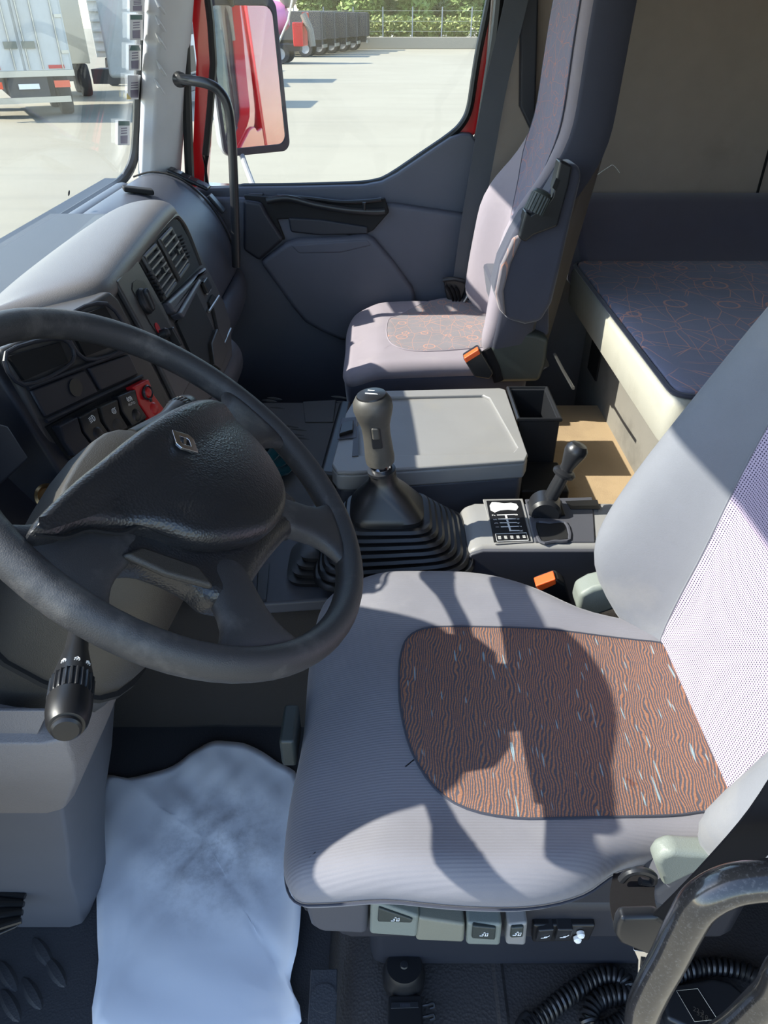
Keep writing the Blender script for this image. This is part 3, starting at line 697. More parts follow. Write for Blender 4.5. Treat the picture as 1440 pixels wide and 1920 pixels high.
# ---- instrument binnacle to the left of the wing
IP = (V((-.52, .6, .75)), V((.94, 0, .34)).normalized())
iq = [V((-.56, .28, .87)), V((-.56, .83, .87)), V((-.45, .83, .60)), V((-.45, .28, .60))]
part('instrument_panel', loft([[p + V((-.1, 0, 0)) for p in iq], iq]), M['dark'], dash)
part('binnacle_side', loft([[V((-.60, .80, .86)), V((-.47, .80, .88)), V((-.405, .80, .66)), V((-.55, .80, .60))], [V((-.60, .83, .86)), V((-.465, .83, .88)), V((-.40, .83, .66)), V((-.55, .83, .60))]]), M['dark'], dash, bevel=.006)
dq = [at(u, v, Y=.72) for u, v in ((-60, 790), (5, 808), (45, 868), (-30, 935))]
dp = prism(dq, (.012, -.006, .01))
part('instrument_display', dp, M['dark'], dash, bevel=.004)
part('lower_dash_shell', loft([[V((x, y, z)) for x, z in ((-.76, .75), (-.50, .72), (-.44, .62), (-.43, .50), (-.50, .42), (-.76, .38))] for y in (.20, .6, 1.0, 1.12)]), M['dark'], dash, bevel=.01)
ig = at(88, 932, Y=.76)
part('ignition_ring', lathe([(.011, 0), (.016, 0), (.017, .004), (.014, .007), (.011, .004)], ig, V((.7, -.45, .5)), 24), M['brass'], dash)
# ================================================================ steering wheel
WC = V((-.204, .608, .824)); WA = math.radians(39.5)
wn = V((math.sin(WA), 0, math.cos(WA))); w_right0 = V((0, 1, 0)); w_up0 = -(w_right0.cross(wn))
TW = math.radians(-16)
wr = w_right0*math.cos(TW) + w_up0*math.sin(TW); wu = -w_right0*math.sin(TW) + w_up0*math.cos(TW)
def wl(a, b, h=0): return WC + wr*a + wu*b + wn*h
wheel = thing('steering_wheel', 'worn black four-spoke steering wheel with a torn grained centre pad', 'steering wheel', tuple(WC))
RC, RT = .2150, .0150
rimp = [wl(RC*math.cos(2*math.pi*k/72), RC*math.sin(2*math.pi*k/72)) for k in range(72)]
def rim_tube():
    rings = []
    for k in range(72):
        a = 2*math.pi*k/72; d = wr*math.cos(a) + wu*math.sin(a)
        rings.append([WC + d*(RC + RT*1.0*math.cos(q)) + wn*RT*1.08*math.sin(q) for q in [2*math.pi*j/18 for j in range(18)]])
    rings.append(rings[0]); return loft(rings, True, False)
part('rim', rim_tube(), M['wheel'], wheel)
def spoke(angle, w_in, w_out, h_in=-.004, th=.012, r0=.085, side=0):
    """arm from the hub to the rim, flaring where it meets the rim"""
    d = wr*math.cos(angle) + wu*math.sin(angle); s = -wr*math.sin(angle) + wu*math.cos(angle); rings = []
    for r, wd, h, t in ((r0, w_in, h_in, th*1.3), (.12, w_in*.98, h_in*.8, th*1.25), (.15, w_in*.95, h_in*.4, th*1.15), (.178, w_in*1.08, 0, th), (.196, w_out, 0, th*.95), (.207, w_out*1.25, 0, th*.6)):
        c = WC + d*r + wn*h; rg = []
        for q in range(16):
            a = 2*math.pi*q/16; ca, sa = math.cos(a), math.sin(a)
            rg.append(c + s*wd*math.copysign(abs(ca)**.6, ca) + wn*t*math.copysign(abs(sa)**.7, sa))
        rings.append(rg)
    return part('spoke', loft(rings), M['wheel'], wheel, sub=1)
for ang, wi, wo_ in ((0, .034, .05), (180, .034, .05), (234, .026, .046), (306, .026, .046)):
    spoke(math.radians(ang), wi, wo_)
def dome(outl, h0, h1, hc, mat, name, er=.012, root=None, bow=None):
    m = len(outl); zf = bow or (lambda a, b: h1 + (hc-h1)*max(0, 1-(a*a+b*b)/.0144))
    return part(name, pillow(outl, zf, h1-h0, er, wl, under=.004, rings=8, steps=5), mat, root or wheel)
def ol(l, n=5): return [(p.x, p.y) for p in cr([V((a, b, 0)) for a, b in l], n, True)]
hubo = ol([(-.15, .028), (-.06, .036), (.06, .036), (.15, .028), (.155, -.02), (.128, -.045), (.112, -.08), (.110, -.105), (.085, -.128), (.055, -.122), (0, -.120), (-.055, -.122), (-.085, -.128), (-.110, -.105), (-.112, -.08), (-.128, -.045), (-.155, -.02)])
dome(hubo, -.022, .010, .018, M['leather'], 'hub_cover', .014)
pado = ol([(-.205, .030), (-.15, .040), (-.08, .045), (0, .047), (.08, .043), (.118, .034), (.128, .012), (.118, -.022), (.098, -.055), (.07, -.083), (.03, -.100), (-.02, -.102), (-.065, -.084), (-.095, -.060), (-.112, -.030), (-.135, -.006), (-.165, .012), (-.19, .016)])
def pad_h(a, b):
    r2 = (a*a + (b+.03)**2)
    left = sstep(-.10, -.20, a)
    return (.026 + .022*max(0, 1-r2/.016))*(1-left) + .022*left + .012*sstep(-.0, .045, b)
pad = dome(pado, 0, .026, .04, M['leather'], 'centre_pad', .010, None, pad_h)
# torn edge of the left wing and the split below it
tear = cr([wl(-.204, .026, .022), wl(-.185, .012, .020), wl(-.16, .006, .018), wl(-.14, -.012, .019), wl(-.118, -.018, .021), wl(-.105, -.04, .022), wl(-.085, -.062, .025)], 4)
part('torn_edge', tube(tear, [(.003, .0015)]*len(tear), 6), M['matteblack'], pad)
part('spoke_hollow', prism([wl(a, b, .006) for a, b in ((-.15, -.024), (-.128, -.03), (-.10, -.075), (-.108, -.098), (-.135, -.06))], wn*.008), M['shroud'], wheel, bevel=.004)
# diamond emblem, chrome outline with a hollow core
ec = wl(-.022, .012, pad_h(-.02, .01)+.0005)
ed = [(0, .020), (.0125, .004), (.0125, -.004), (0, -.020), (-.0125, -.004), (-.0125, .004)]
er_, eu_ = wr, wu
def epts(k, h): return [ec + er_*a*k*1.0 + eu_*b*k*.8 + wn*h for a, b in ed]
part('diamond_emblem', ring_prism(epts(.45, .001), epts(1, .001), wn*.003), M['chrome'], pad, bevel=.0006)
part('emblem_bar', obox(ec + wn*.002, (er_*.9 + eu_*.5)*.0045, (eu_ - er_*.5)*.0012, wn*.0015), M['chrome'], pad)
# ================================================================ steering column
column = thing('steering_column', 'grey plastic steering column cover rising from the floor behind the wheel', 'steering column', (-.45, .60, 0))
def col_ring(s_, hy, hu, off=0):
    c = WC - wn*s_ + w_up0*off; rg = []
    for q in range(24):
        a = 2*math.pi*q/24; ca, sa = math.cos(a), math.sin(a)
        rg.append(c + V((0, 1, 0))*hy*math.copysign(abs(ca)**.65, ca) + w_up0*hu*math.copysign(abs(sa)**.65, sa))
    return rg
part('upper_shroud', loft([col_ring(.030, .075, .055), col_ring(.045, .105, .075, .01), col_ring(.09, .118, .085, .01), col_ring(.17, .125, .09), col_ring(.26, .12, .085), col_ring(.34, .10, .08)]), M['shroud'], column, bevel=.004)
part('wheel_boss', loft([col_ring(-.002, .05, .05), col_ring(.05, .06, .06)]), M['black'], column)
part('shroud_gap', loft([col_ring(.20, .128, .094), col_ring(.206, .128, .094)]), M['matteblack'], column)
# lower housing down to the floor
def post(z, x, y0, y1, dx_, r=.02):
    return [V((x-dx_, y0, z)), V((x-r*1.2, y0, z)), V((x-r*.3, y0+r*.3, z)), V((x, y0+r*1.2, z)), V((x+.004, (y0+y1)/2, z)), V((x, y1-r*1.2, z)), V((x-r*.3, y1-r*.3, z)), V((x-r*1.2, y1, z)), V((x-dx_, y1, z))]
part('upper_cover', loft([post(.43, -.372, .495, .72, .36), post(.47, -.352, .483, .725, .36), post(.52, -.328, .470, .735, .36), post(.57, -.310, .455, .745, .36), post(.61, -.310, .455, .74, .34), post(.625, -.36, .475, .72, .3)]), M['column'], column, bevel=.004)
part('lower_cover', loft([post(-.0, -.478, .572, .70, .30), post(.1, -.458, .556, .70, .32), post(.2, -.438, .54, .71, .34), post(.3, -.408, .522, .715, .35), post(.432, -.375, .498, .718, .36)]), M['columnlow'], column, bevel=.004)
ap_ = [at(u, v, Y=.465) for u, v in ((-40, 1330), (92, 1330), (45, 1430), (-40, 1415))]
part('access_panel', prism(ap_, (0, -.002, 0), back=1), M['column'], column, bevel=.001)
# ---- control stalks
def stalk(root, tip, glyphs, name, label=None):
    root = V(root); tip = V(tip); ax = (tip-root).normalized(); L = (tip-root).length
    s1 = V((0, 0, 1)).cross(ax).normalized(); s2 = ax.cross(s1)
    st = part(name, lathe([(.0085, -.07), (.0085, 0), (.0095, L*.20), (.0125, L*.36), (.0155, L*.52), (.0160, L*.56)], root, ax, 24), M['softblack'], column, label=label)
    rings = []
    for h in (L*.555, L*.565, L*.735, L*.745):
        k = .965 if h in (L*.555, L*.745) else 1
        rings.append([root + ax*h + (s1*math.cos(2*math.pi*q/96) + s2*math.sin(2*math.pi*q/96))*(.0170 if q % 4 < 2 else .0155)*k for q in range(96)])
    part('ribbed_collar', loft(rings), M['softblack'], st)
    part('stalk_barrel', lathe([(.0152, L*.74), (.0168, L*.755), (.0166, L*.86), (.015, L*.96), (.0128, L*1.0), (.0105, L*1.005)], root, ax, 32), M['black'], st)
    part('end_button', lathe([(.0108, L*.99), (.0108, L*1.03), (.009, L*1.045), (0, L*1.05)], root, ax, 28), M['black'], st)
    if glyphs:
        toC = (EYE - (root+ax*L*.46)); toC = (toC - ax*toC.dot(ax)).normalized(); sd = ax.cross(toC)
        for k, da in enumerate((-.75, -.1, .6)):
            dr = toC*math.cos(da) + sd*math.sin(da); tn = ax.cross(dr)
            icon([[(-.5, 0), (.5, 0)], [(-.5, -.3), (-.3, -.6)], [(0, -.3), (.1, -.6)], [(.4, -.3), (.5, -.6)], [(-.4, .1), (0, .5), (.4, .1)]], root + ax*L*.46 + dr*.0147, tn, -ax, .0042, st, 'stalk_symbol', .0004)
    return st
stalk(at(147, 1190, Y=.455), at(125, 1362, Y=.345), True, 'control_stalk', 'light stalk with ribbed collar')
stalk(at(300, 790, Y=.775), at(356, 760, Y=.86), False, 'control_stalk', 'wiper stalk behind the rim')
# ---- clutch pedal
ped = thing('clutch_pedal', 'black rubber clutch pedal at the left edge of the footwell', 'pedal', tuple(at(10, 1760, Z=.0)))
pq = [at(u, v, Z=.14) for u, v in ((-40, 1660), (40, 1675), (30, 1740), (-40, 1770))]
part('pedal_pad', prism(pq, (.012, -.004, .012), back=1), M['rubber'], ped, bevel=.006, seg=3)
for k in range(4):
    a = pq[0].lerp(pq[3], .15+.23*k); b = pq[1].lerp(pq[2], .15+.23*k)
    part('tread_rib', tube([a + V((.013, -.004, .013)), (a+b)/2 + V((.014, -.004, .014)), b + V((.012, -.004, .013))], .004, 8), M['rubber'], ped)
part('pedal_arm', tube([pq[0].lerp(pq[2], .5), pq[0].lerp(pq[2], .5) + V((-.10, .0, .0)), pq[0].lerp(pq[2], .5) + V((-.2, .0, -.13))], .010, 8), M['black'], ped)
# ================================================================ driver's seat
def o2(l, Z, n=4): return [(p.x, p.y) for p in cr([V((*at(u, v, Z=Z).xy, 0)) for u, v in l], n, True)]
ds = thing('driver_seat', 'grey velour driver seat with orange wave-patterned centre and lavender mesh backrest', 'seat', (.14, .61, .095))
def cz(x, y):
    """top of the driver's cushion: dished in the middle, bolsters at both sides, rolled front"""
    side = sstep(.13, .235, abs(y-.605))
    return .492 + .016*side - .03*sstep(.02, -.11, x) + .008*math.sin(6*x)*0 - .012*sstep(.18, .34, x)*(1-side)
co_ = o2([(578, 1150), (592, 1100), (640, 1074), (740, 1066), (860, 1064), (950, 1074), (1010, 1096), (1090, 1135), (1190, 1178)], .5, 4)
cush = [(-.105, .60), (-.108, .72), (-.103, .80), (-.085, .845), (-.03, .868), (.05, .872), (.12, .870), (.17, .860), (.22, .838), (.29, .80), (.37, .78), (.42, .76),
        (.43, .61), (.42, .46), (.37, .43), (.30, .425), (.25, .412), (.205, .385), (.15, .372), (.08, .372), (.0, .380), (-.06, .386), (-.095, .395), (-.110, .43), (-.112, .50)]
cush = [(p.x, p.y) for p in cr([V((a, b, 0)) for a, b in cush], 4, True)]
idt = lambda a, b, c: V((a, b, c))
part('cushion', pillow(cush, cz, .085, .035, idt, under=.02, rings=16, steps=6), M['seatgrey'], ds)
ins = o2([(765, 1196), (752, 1225), (748, 1275), (752, 1335), (772, 1410), (815, 1478), (875, 1518), (960, 1537), (1060, 1537), (1200, 1526), (1318, 1512), (1400, 1480), (1330, 1300), (1260, 1205), (1200, 1190), (1080, 1180), (960, 1178), (850, 1176), (795, 1180)], .492, 3)
part('cushion_insert', patch(ins, cz, .0025, idt, rings=14), M['insert'], ds, label='orange wave-patterned centre panel')
part('insert_seam', tube([V((a, b, cz(a, b)+.001)) for a, b in ins], .0016, 6, closed=True), M['velourdark'], ds)
lowp = inset(cush, .012)
part('piping', tube([V((a, b, cz(a, b)-.050)) for a, b in inset(cush, .0005)], .0014, 6, closed=True), M['velourdark'], ds)
# backrest, reclined
RA = math.radians(24); bu = V((math.sin(RA), 0, math.cos(RA))); bn = V((-math.cos(RA), 0, math.sin(RA))); bo = V((.372, .603, .455))
def btf(a, b, c): return bo + V((0, a, 0)) + bu*b + bn*c
def bzf(a, b):
    side = sstep(.115, .215, abs(a)); c0 = -.01 + .075*sstep(-.02, .40, b) - .02*sstep(.42, .7, b)
    return c0*(1-side) + (.082 + .038*sstep(-.02, .10, b) - .03*sstep(.45, .75, b))*side
bout = [(0, -.03), (.10, -.03), (.17, -.005), (.225, .045), (.262, .11), (.272, .20), (.268, .32), (.258, .46), (.242, .58), (.20, .69), (.14, .76), (.12, .86), (.10, .92), (0, .935)]
bout = bout + [(-a, b) for a, b in bout[-2:0:-1]]
bout = [(p.x, p.y) for p in cr([V((a, b, 0)) for a, b in bout], 4, True)]
bk = part('backrest', pillow(bout, bzf, .15, .045, btf, under=.02, rings=16, steps=6), M['velour'], ds)
mo = [(0, .0), (.09, .0), (.122, .02), (.132, .08), (.135, .2), (.142, .32), (.155, .45), (.165, .56), (.14, .63), (.08, .66), (0, .668)]
mo = mo + [(-a, b) for a, b in mo[-2:0:-1]]
mo = [(p.x, p.y) for p in cr([V((a, b, 0)) for a, b in mo], 3, True)]
part('mesh_panel', patch(mo, bzf, .003, btf, rings=14), M['meshfab'], bk, label='lavender mesh centre panel')
part('mesh_seam', tube([btf(a, b, bzf(a, b)+.001) for a, b in mo], .0018, 6, closed=True), M['velour'], bk)
# pedestal, side trim and controls
part('pedestal', box(-.02, .38, .47, .74, .095, .30), M['dark'], ds, bevel=.02)
part('suspension_cover', box(-.06, .42, .42, .80, .28, .375), M['dark'], ds, bevel=.02)
fr = [at(u, v, Y=.425) for u, v in ((568, 1660), (568, 1712), (690, 1728), (905, 1742), (1110, 1756), (1190, 1745), (1240, 1640), (900, 1640), (700, 1640))]
part('side_trim', prism(fr, (0, .03, 0)), M['dark'], ds, bevel=.006)
cc_ = [at(u, v, Y=.405) for u, v in ((572, 1672), (574, 1712), (582, 1738), (600, 1750), (690, 1754), (692, 1690))]
part('trim_end_cap', prism(cc_, (0, .05, 0)), M['greydark'], ds, bevel=.008, seg=3)
def sbtn(q, mat, inner=None):
    P = [at(u, v, Y=.402) for u, v in q]
    o = part('seat_control', prism(P, (0, .06, 0)), mat, ds, bevel=.004, seg=3)
    if inner:
        I = [at(u, v, Y=.401) for u, v in inner]; part('button_face', prism(I, (0, -.002, 0), back=2), M['greendark'], o, bevel=.002)
        c = sum(I, V((0, 0, 0)))/4 + V((0, -.0028, 0))
        icon([[(-.8, -.5), (-.2, -.5), (-.1, .1), (-.4, .1)], [(.1, -.5), (.7, -.5), (.7, .4), (.3, .4), (.3, -.5)], [(-.1, .5), (.1, .8), (.2, .5)]], c, V((1, 0, 0)), V((0, 0, 1)), .006, o, 'button_symbol', .0005)
    return o
sbtn([(695, 1690), (786, 1720), (782, 1758), (693, 1752)], M['greenish'], [(710, 1700), (774, 1722), (772, 1728), (708, 1726)])
sbtn([(785, 1722), (872, 1735), (870, 1768), (779, 1764)], M['khaki'])
sbtn([(876, 1732), (942, 1735), (938, 1774), (874, 1772)], M['greenish'], [(886, 1734), (930, 1738), (928, 1760), (884, 1757)])
sbtn([(952, 1736), (990, 1732), (986, 1774), (948, 1772)], M['grey'], [(958, 1738), (982, 1736), (980, 1755), (956, 1756)])
part('switch_bay', prism([at(u, v, Y=.412) for u, v in ((1000, 1736), (1118, 1736), (1105, 1765), (998, 1768))], (0, .03, 0)), M['black'], ds, bevel=.003)
for q in ([(1010, 1746), (1040, 1744), (1034, 1764), (1004, 1766)], [(1046, 1744), (1076, 1744), (1070, 1763), (1040, 1765)]):
    P = [at(u, v, Y=.407) for u, v in q]; o = part('seat_switch', prism(P, (0, .02, 0)), M['softblack'], ds, bevel=.002)
    icon([[(-.8, -.5), (.2, -.3), (.8, .5)], [(-.2, -.1), (.3, .1)]], sum(P, V((0, 0, 0)))/4 + V((0, -.001, 0)), V((1, 0, 0)), V((0, 0, 1)), .006, o, 'switch_symbol', .0004)
for u, v in ((1088, 1748), (1082, 1757)):
    part('status_stud', lathe([(.0045, 0), (.0045, .004), (.003, .006), (0, .0065)], at(u, v, Y=.411), (0, -1, 0), 14), M['white'], ds)
# recliner covers both sides
rc = [at(u, v, Y=.388) for u, v in ((1228, 1622), (1236, 1608), (1262, 1599), (1300, 1602), (1345, 1604), (1345, 1660), (1300, 1642), (1246, 1668))]
part('recliner_cover', prism(rc, (0, .022, 0)), M['greenish'], ds, bevel=.010, seg=4)
rc2 = [at(u, v, Y=.39) for u, v in ((1246, 1664), (1300, 1632), (1345, 1640), (1345, 1700), (1230, 1700), (1225, 1680))]
part('recliner_arm', prism(rc2, (0, .04, 0)), M['greydark'], ds, bevel=.006)
rf = [at(u, v, Y=.87) for u, v in ((1070, 1110), (1076, 1085), (1100, 1072), (1150, 1060), (1150, 1110), (1085, 1132))]
part('recliner_cover', prism(rf, (0, -.04, 0)), M['greenish'], ds, bevel=.008, seg=3)
part('cushion_tab', obox(at(545, 1378, Y=.60), (.010, 0, 0), (0, .03, 0), (0, 0, .025)), M['greendark'], ds, bevel=.005)
# ---- driver's buckle
db = thing('seat_belt_buckle', 'black belt buckle with red release button beyond the driver cushion', 'belt buckle', tuple(at(1035, 1120, Y=.90)))
q = [at(u, v, Y=.895) for u, v in ((1006, 1100), (1045, 1086), (1062, 1098), (1075, 1140), (1030, 1170), (1010, 1130))]
part('buckle_body', prism(q, (0, .028, 0)), M['softblack'], db, bevel=.005, seg=3)
q = [at(u, v, Y=.892) for u, v in ((1004, 1099), (1042, 1085), (1043, 1096), (1012, 1110))]
part('release_button', prism(q, (0, .022, 0)), M['orange'], db, bevel=.002)
# ---- driver's belt: strap from the pillar down to the tongue
belt_t = thing('seat_belt', 'black driver seat belt strap with metal tongue hanging beside the seat', 'seat belt', tuple(at(1190, 1790, Y=.33)))
sp_ = [V((.60, .225, 1.32)), V((.47, .26, 1.08)), at(1600, 1300, Y=.30), at(1520, 1420, Y=.30), at(1440, 1540, Y=.30), at(1360, 1630, Y=.30), at(1285, 1705, Y=.302), at(1225, 1760, Y=.305)]
part('strap', ribbon(cr(sp_, 4), V((.0175, 0, -.0145)), .0009), M['belt'], belt_t)
tg = [at(u, v, Y=.30) for u, v in ((1158, 1735), (1165, 1724), (1235, 1722), (1262, 1740), (1262, 1775), (1215, 1792), (1162, 1770), (1154, 1755))]
part('tongue_grip', prism(tg, (0, .012, 0)), M['softblack'], belt_t, bevel=.004, seg=3)
tb = [at(u, v, Y=.304) for u, v in ((1188, 1782), (1222, 1786), (1218, 1800), (1214, 1850), (1194, 1850), (1196, 1800))]
part('metal_tongue', prism(tb, (0, .003, 0)), M['chrome'], belt_t, bevel=.0008)
sl_ = [at(u, v, Y=.302) for u, v in ((1204, 1802), (1213, 1803), (1211, 1822), (1202, 1822))]
part('tongue_slot', prism(sl_, (0, .004, 0)), M['matteblack'], belt_t)
lo = [at(1190, 1640, Y=.40), at(1185, 1680, Y=.37), at(1190, 1715, Y=.345), at(1200, 1740, Y=.32)]
part('lap_strap', ribbon(cr(lo, 4), V((.022, 0, .0)), .0015), M['belt'], belt_t)
part('guide_loop', tube(cr([at(u, v, Y=.385) for u, v in ((1165, 1650), (1180, 1636), (1205, 1633), (1225, 1642), (1222, 1655), (1200, 1652))], 4), .004, 8), M['softblack'], belt_t)
# ================================================================ passenger seat
ps = thing('passenger_seat', 'mauve-grey passenger seat with scribble-patterned panels and raised armrest', 'seat', (.14, 1.87, 0))
def pz(x, y):
    side = sstep(.13, .23, abs(y-1.865)); return .50 + .012*side - .025*sstep(0, -.1, x)
pc_ = [(-.105, 1.86), (-.108, 1.98), (-.10, 2.05), (-.08, 2.085), (-.02, 2.105), (.08, 2.12), (.16, 2.11), (.24, 2.07), (.36, 2.05), (.38, 1.86), (.36, 1.68), (.26, 1.66), (.16, 1.65), (.06, 1.637), (-.02, 1.63), (-.075, 1.632), (-.098, 1.655), (-.105, 1.72)]
pc_ = [(p.x, p.y) for p in cr([V((a, b, 0)) for a, b in pc_], 4, True)]
part('cushion', pillow(pc_, pz, .048, .028, idt, under=.01, rings=14, steps=6), M['paxgrey'], ps)
part('cushion_skirt', pillow(inset(pc_, .004), lambda a, b: pz(a, b)-.038, .075, .010, idt, under=.015, rings=4, steps=3), M['paxdark'], ps)
pi_ = o2([(728, 600), (745, 592), (790, 576), (845, 566), (900, 574), (960, 575), (960, 640), (905, 650), (800, 658), (745, 650), (726, 630)], .502, 3)
part('cushion_insert', patch(pi_, pz, .003, idt, rings=12), M['doodlepax'], ps, label='faded scribble-patterned centre panel')
part('insert_seam', tube([V((a, b, pz(a, b)+.001)) for a, b in pi_], .002, 6, closed=True), M['paxgrey'], ps)
part('pedestal', box(-.06, .36, 1.68, 2.05, .0, .40), M['matteblack'], ps, bevel=.015)
PA = math.radians(6); pu = V((math.sin(PA), 0, math.cos(PA))); pn = V((-math.cos(PA), 0, math.sin(PA))); po = V((.345, 1.865, .47))
def ptf(a, b, c): return po + V((0, a, 0)) + pu*b + pn*c
def pzf(a, b):
    side = sstep(.10, .20, abs(a)); low_ = .05*sstep(-.03, .08, b)*(1-sstep(.28, .55, b))
    return .02 + low_*(.4+.6*side)*1.4 + .03*side*(1-sstep(.35, .6, b)) + .02*sstep(.4, .8, b)
pout = [(0, -.02), (.12, -.02), (.19, .01), (.235, .07), (.248, .15), (.235, .25), (.205, .36), (.178, .45), (.165, .55), (.158, .68), (.145, .80), (.11, .87), (0, .885)]
pout = pout + [(-a, b) for a, b in pout[-2:0:-1]]
pout = [(p.x, p.y) for p in cr([V((a, b, 0)) for a, b in pout], 4, True)]
pb = part('backrest', pillow(pout, pzf, .10, .022, ptf, under=.015, rings=14, steps=6), M['paxgrey'], ps)
pin = [(0, .27), (.07, .27), (.10, .31), (.120, .39), (.148, .48), (.150, .56), (.143, .68), (.130, .79), (.09, .845), (0, .857)]
pin = pin + [(-a, b) for a, b in pin[-2:0:-1]]
pin = [(p.x, p.y) for p in cr([V((a, b, 0)) for a, b in pin], 3, True)]
part('backrest_insert', patch(pin, pzf, .003, ptf, rings=12), M['doodleback'], pb, label='scribble-patterned upper panel')
part('backrest_seam', tube([ptf(a, b, pzf(a, b)+.001) for a, b in pin], .0018, 6, closed=True), M['paxdark'], pb)
# dark side and back shell
bo_ = inset(pout, -.004)
part('back_shell', pillow(bo_, lambda a, b: pzf(a, b)-.018, .092, .012, ptf, under=.02, rings=4, steps=3), M['paxdark'], pb)
# raised armrest on the near side, running up the backrest
ya = 1.615
arm = [(930, 560), (926, 540), (938, 490), (962, 440), (985, 400), (1010, 395), (1040, 345), (1062, 308), (1085, 308), (1092, 330), (1070, 420), (1052, 500), (1035, 570), (1015, 604), (985, 610), (950, 600)]
aq = [at(u, v, Y=ya-.03) for u, v in arm]
ar = part('armrest', prism(aq, (0, .075, 0)), M['paxdark'], ps, bevel=.018, seg=4, label='dark folded-up armrest')
fp = [at(u, v, Y=ya-.01) for u, v in ((926, 545), (936, 492), (960, 440), (982, 430), (955, 490), (942, 540), (946, 588), (934, 575))]
part('armrest_face', prism(fp, (0, .05, 0), back=.5), M['doodlepax'], ar, bevel=.006)
hq = [at(u, v, Y=ya-.045) for u, v in ((972, 446), (986, 395), (996, 402), (1012, 392), (1022, 388), (1035, 368), (1050, 300), (1074, 312), (1068, 345), (1046, 425), (1000, 442), (985, 455))]
hd = part('armrest_bracket', prism(hq, (0, .04, 0)), M['softblack'], ar, bevel=.005, seg=3)
kq0 = at(1000, 398, Y=ya-.055); kq1 = at(1019, 358, Y=ya-.05); kx = (kq1-kq0).normalized(); s1 = kx.orthogonal().normalized(); s2 = kx.cross(s1); KL = (kq1-kq0).length
rr = []
for h, k in ((0, 1), (KL*.8, 1)):
    rr.append([kq0 + kx*h + (s1*math.cos(2*math.pi*q/72) + s2*math.sin(2*math.pi*q/72))*(.0215 if q % 4 < 2 else .0195) for q in range(72)])
kb = part('adjuster_knob', loft(rr), M['greendark'], ar)
part('knob_cap', lathe([(.020, KL*.8), (.0205, KL*.84), (.017, KL*.98), (.010, KL*1.04), (0, KL*1.05)], kq0, kx, 32), M['greendark'], kb)
part('bracket_window', prism([at(u, v, Y=ya-.047) for u, v in ((1036, 352), (1043, 334), (1050, 338), (1042, 358))], (0, .004, 0)), M['matteblack'], ar)
rcp = [at(u, v, Y=1.64) for u, v in ((912, 660), (925, 632), (942, 622), (970, 618), (1005, 622), (1028, 632), (1022, 680), (1010, 712), (930, 714), (916, 690))]
part('recliner_cover', prism(rcp, (0, .05, 0), back=.3), M['greendark'], ps, bevel=.012, seg=4)
part('seat_back_cover', prism([at(u, v, Y=1.66) for u, v in ((932, 560), (1030, 560), (1030, 632), (940, 625))], (0, .3, 0)), M['paxdark'], ps, bevel=.01)
pbk = thing('seat_belt_buckle', 'black belt buckle with orange button beside the passenger cushion', 'belt buckle', tuple(at(895, 700, Y=1.60)))
q = [at(u, v, Y=1.60) for u, v in ((868, 672), (898, 653), (926, 700), (918, 712), (890, 708))]
part('buckle_body', prism(q, (0, .03, 0)), M['softblack'], pbk, bevel=.005, seg=3)
q = [at(u, v, Y=1.596) for u, v in ((870, 672), (897, 655), (901, 664), (874, 681))]
part('release_button', prism(q, (0, .02, 0)), M['orange'], pbk, bevel=.002)
part('buckle_strap', tube([at(912, 655, Y=1.62), at(928, 690, Y=1.62), at(935, 715, Y=1.62)], [(.004, .012)]*3, 8), M['belt'], pbk)
# passenger belt
pbt = thing('seat_belt', 'dark passenger seat belt strap running from the pillar to the floor', 'seat belt', tuple(at(850, 560, Y=2.13)))
pts_ = [at(u, v, Y=Y_) for u, v, Y_ in ((985, -120, 2.15), (968, 0, 2.15), (930, 160, 2.14), (905, 300, 2.13), (882, 430, 2.12), (868, 530, 2.11))]
part('strap', ribbon(cr(pts_, 5), V((.030, 0, .006)), .0012), M['beltlit'], pbt)
bq_ = [at(u, v, Y=2.10) for u, v in ((832, 526), (838, 521), (872, 524), (876, 536), (868, 560), (862, 568), (838, 562), (834, 545))]
part('belt_anchor', prism(bq_, (0, .02, 0)), M['softblack'], pbt, bevel=.006, seg=3)
part('anchor_bar', tube([at(830, 525, Y=2.095), at(852, 523, Y=2.093), at(874, 528, Y=2.095)], .006, 8), M['softblack'], pbt)
for k in range(3):
    part('bunched_webbing', tube(cr([at(836+k*9, 535+2*k, Y=2.09), at(844+k*8, 548, Y=2.085), at(850+k*6, 564, Y=2.09)], 3), [(.007, .003)]*7, 8), M['belt'], pbt)
part('belt_stalk', tube([at(870, 566, Y=2.08), at(880, 550, Y=2.08), at(890, 540, Y=2.08)], .005, 8), M['steel'], pbt)
# ================================================================ berth
be = thing('berth', 'bunk mattress behind the seats in scribble-patterned slate cloth with cream front', 'berth', (.85, 1.3, 0))
bo3 = [(.515, .22), (.50, .25), (.50, 1.88), (.515, 1.93), (.56, 1.96), (1.18, 1.97), (1.19, 1.90), (1.19, .25), (1.18, .22)]
def rect_loop(x0, x1, y0, y1, r, n=6):
    out = []
    for cx, cy, a0 in ((x1-r, y1-r, 0), (x0+r, y1-r, 90), (x0+r, y0+r, 180), (x1-r, y0+r, 270)):
        out += [(cx + r*math.cos(math.radians(a0+90*k/n)), cy + r*math.sin(math.radians(a0+90*k/n))) for k in range(n+1)]
    return out
def dense(loop, step=.06):
    out = []
    for i in range(len(loop)):
        a, b = V((*loop[i], 0)), V((*loop[(i+1) % len(loop)], 0)); k = max(1, int((b-a).length/step))
        out += [((a.lerp(b, j/k)).x, (a.lerp(b, j/k)).y) for j in range(k)]
    return out
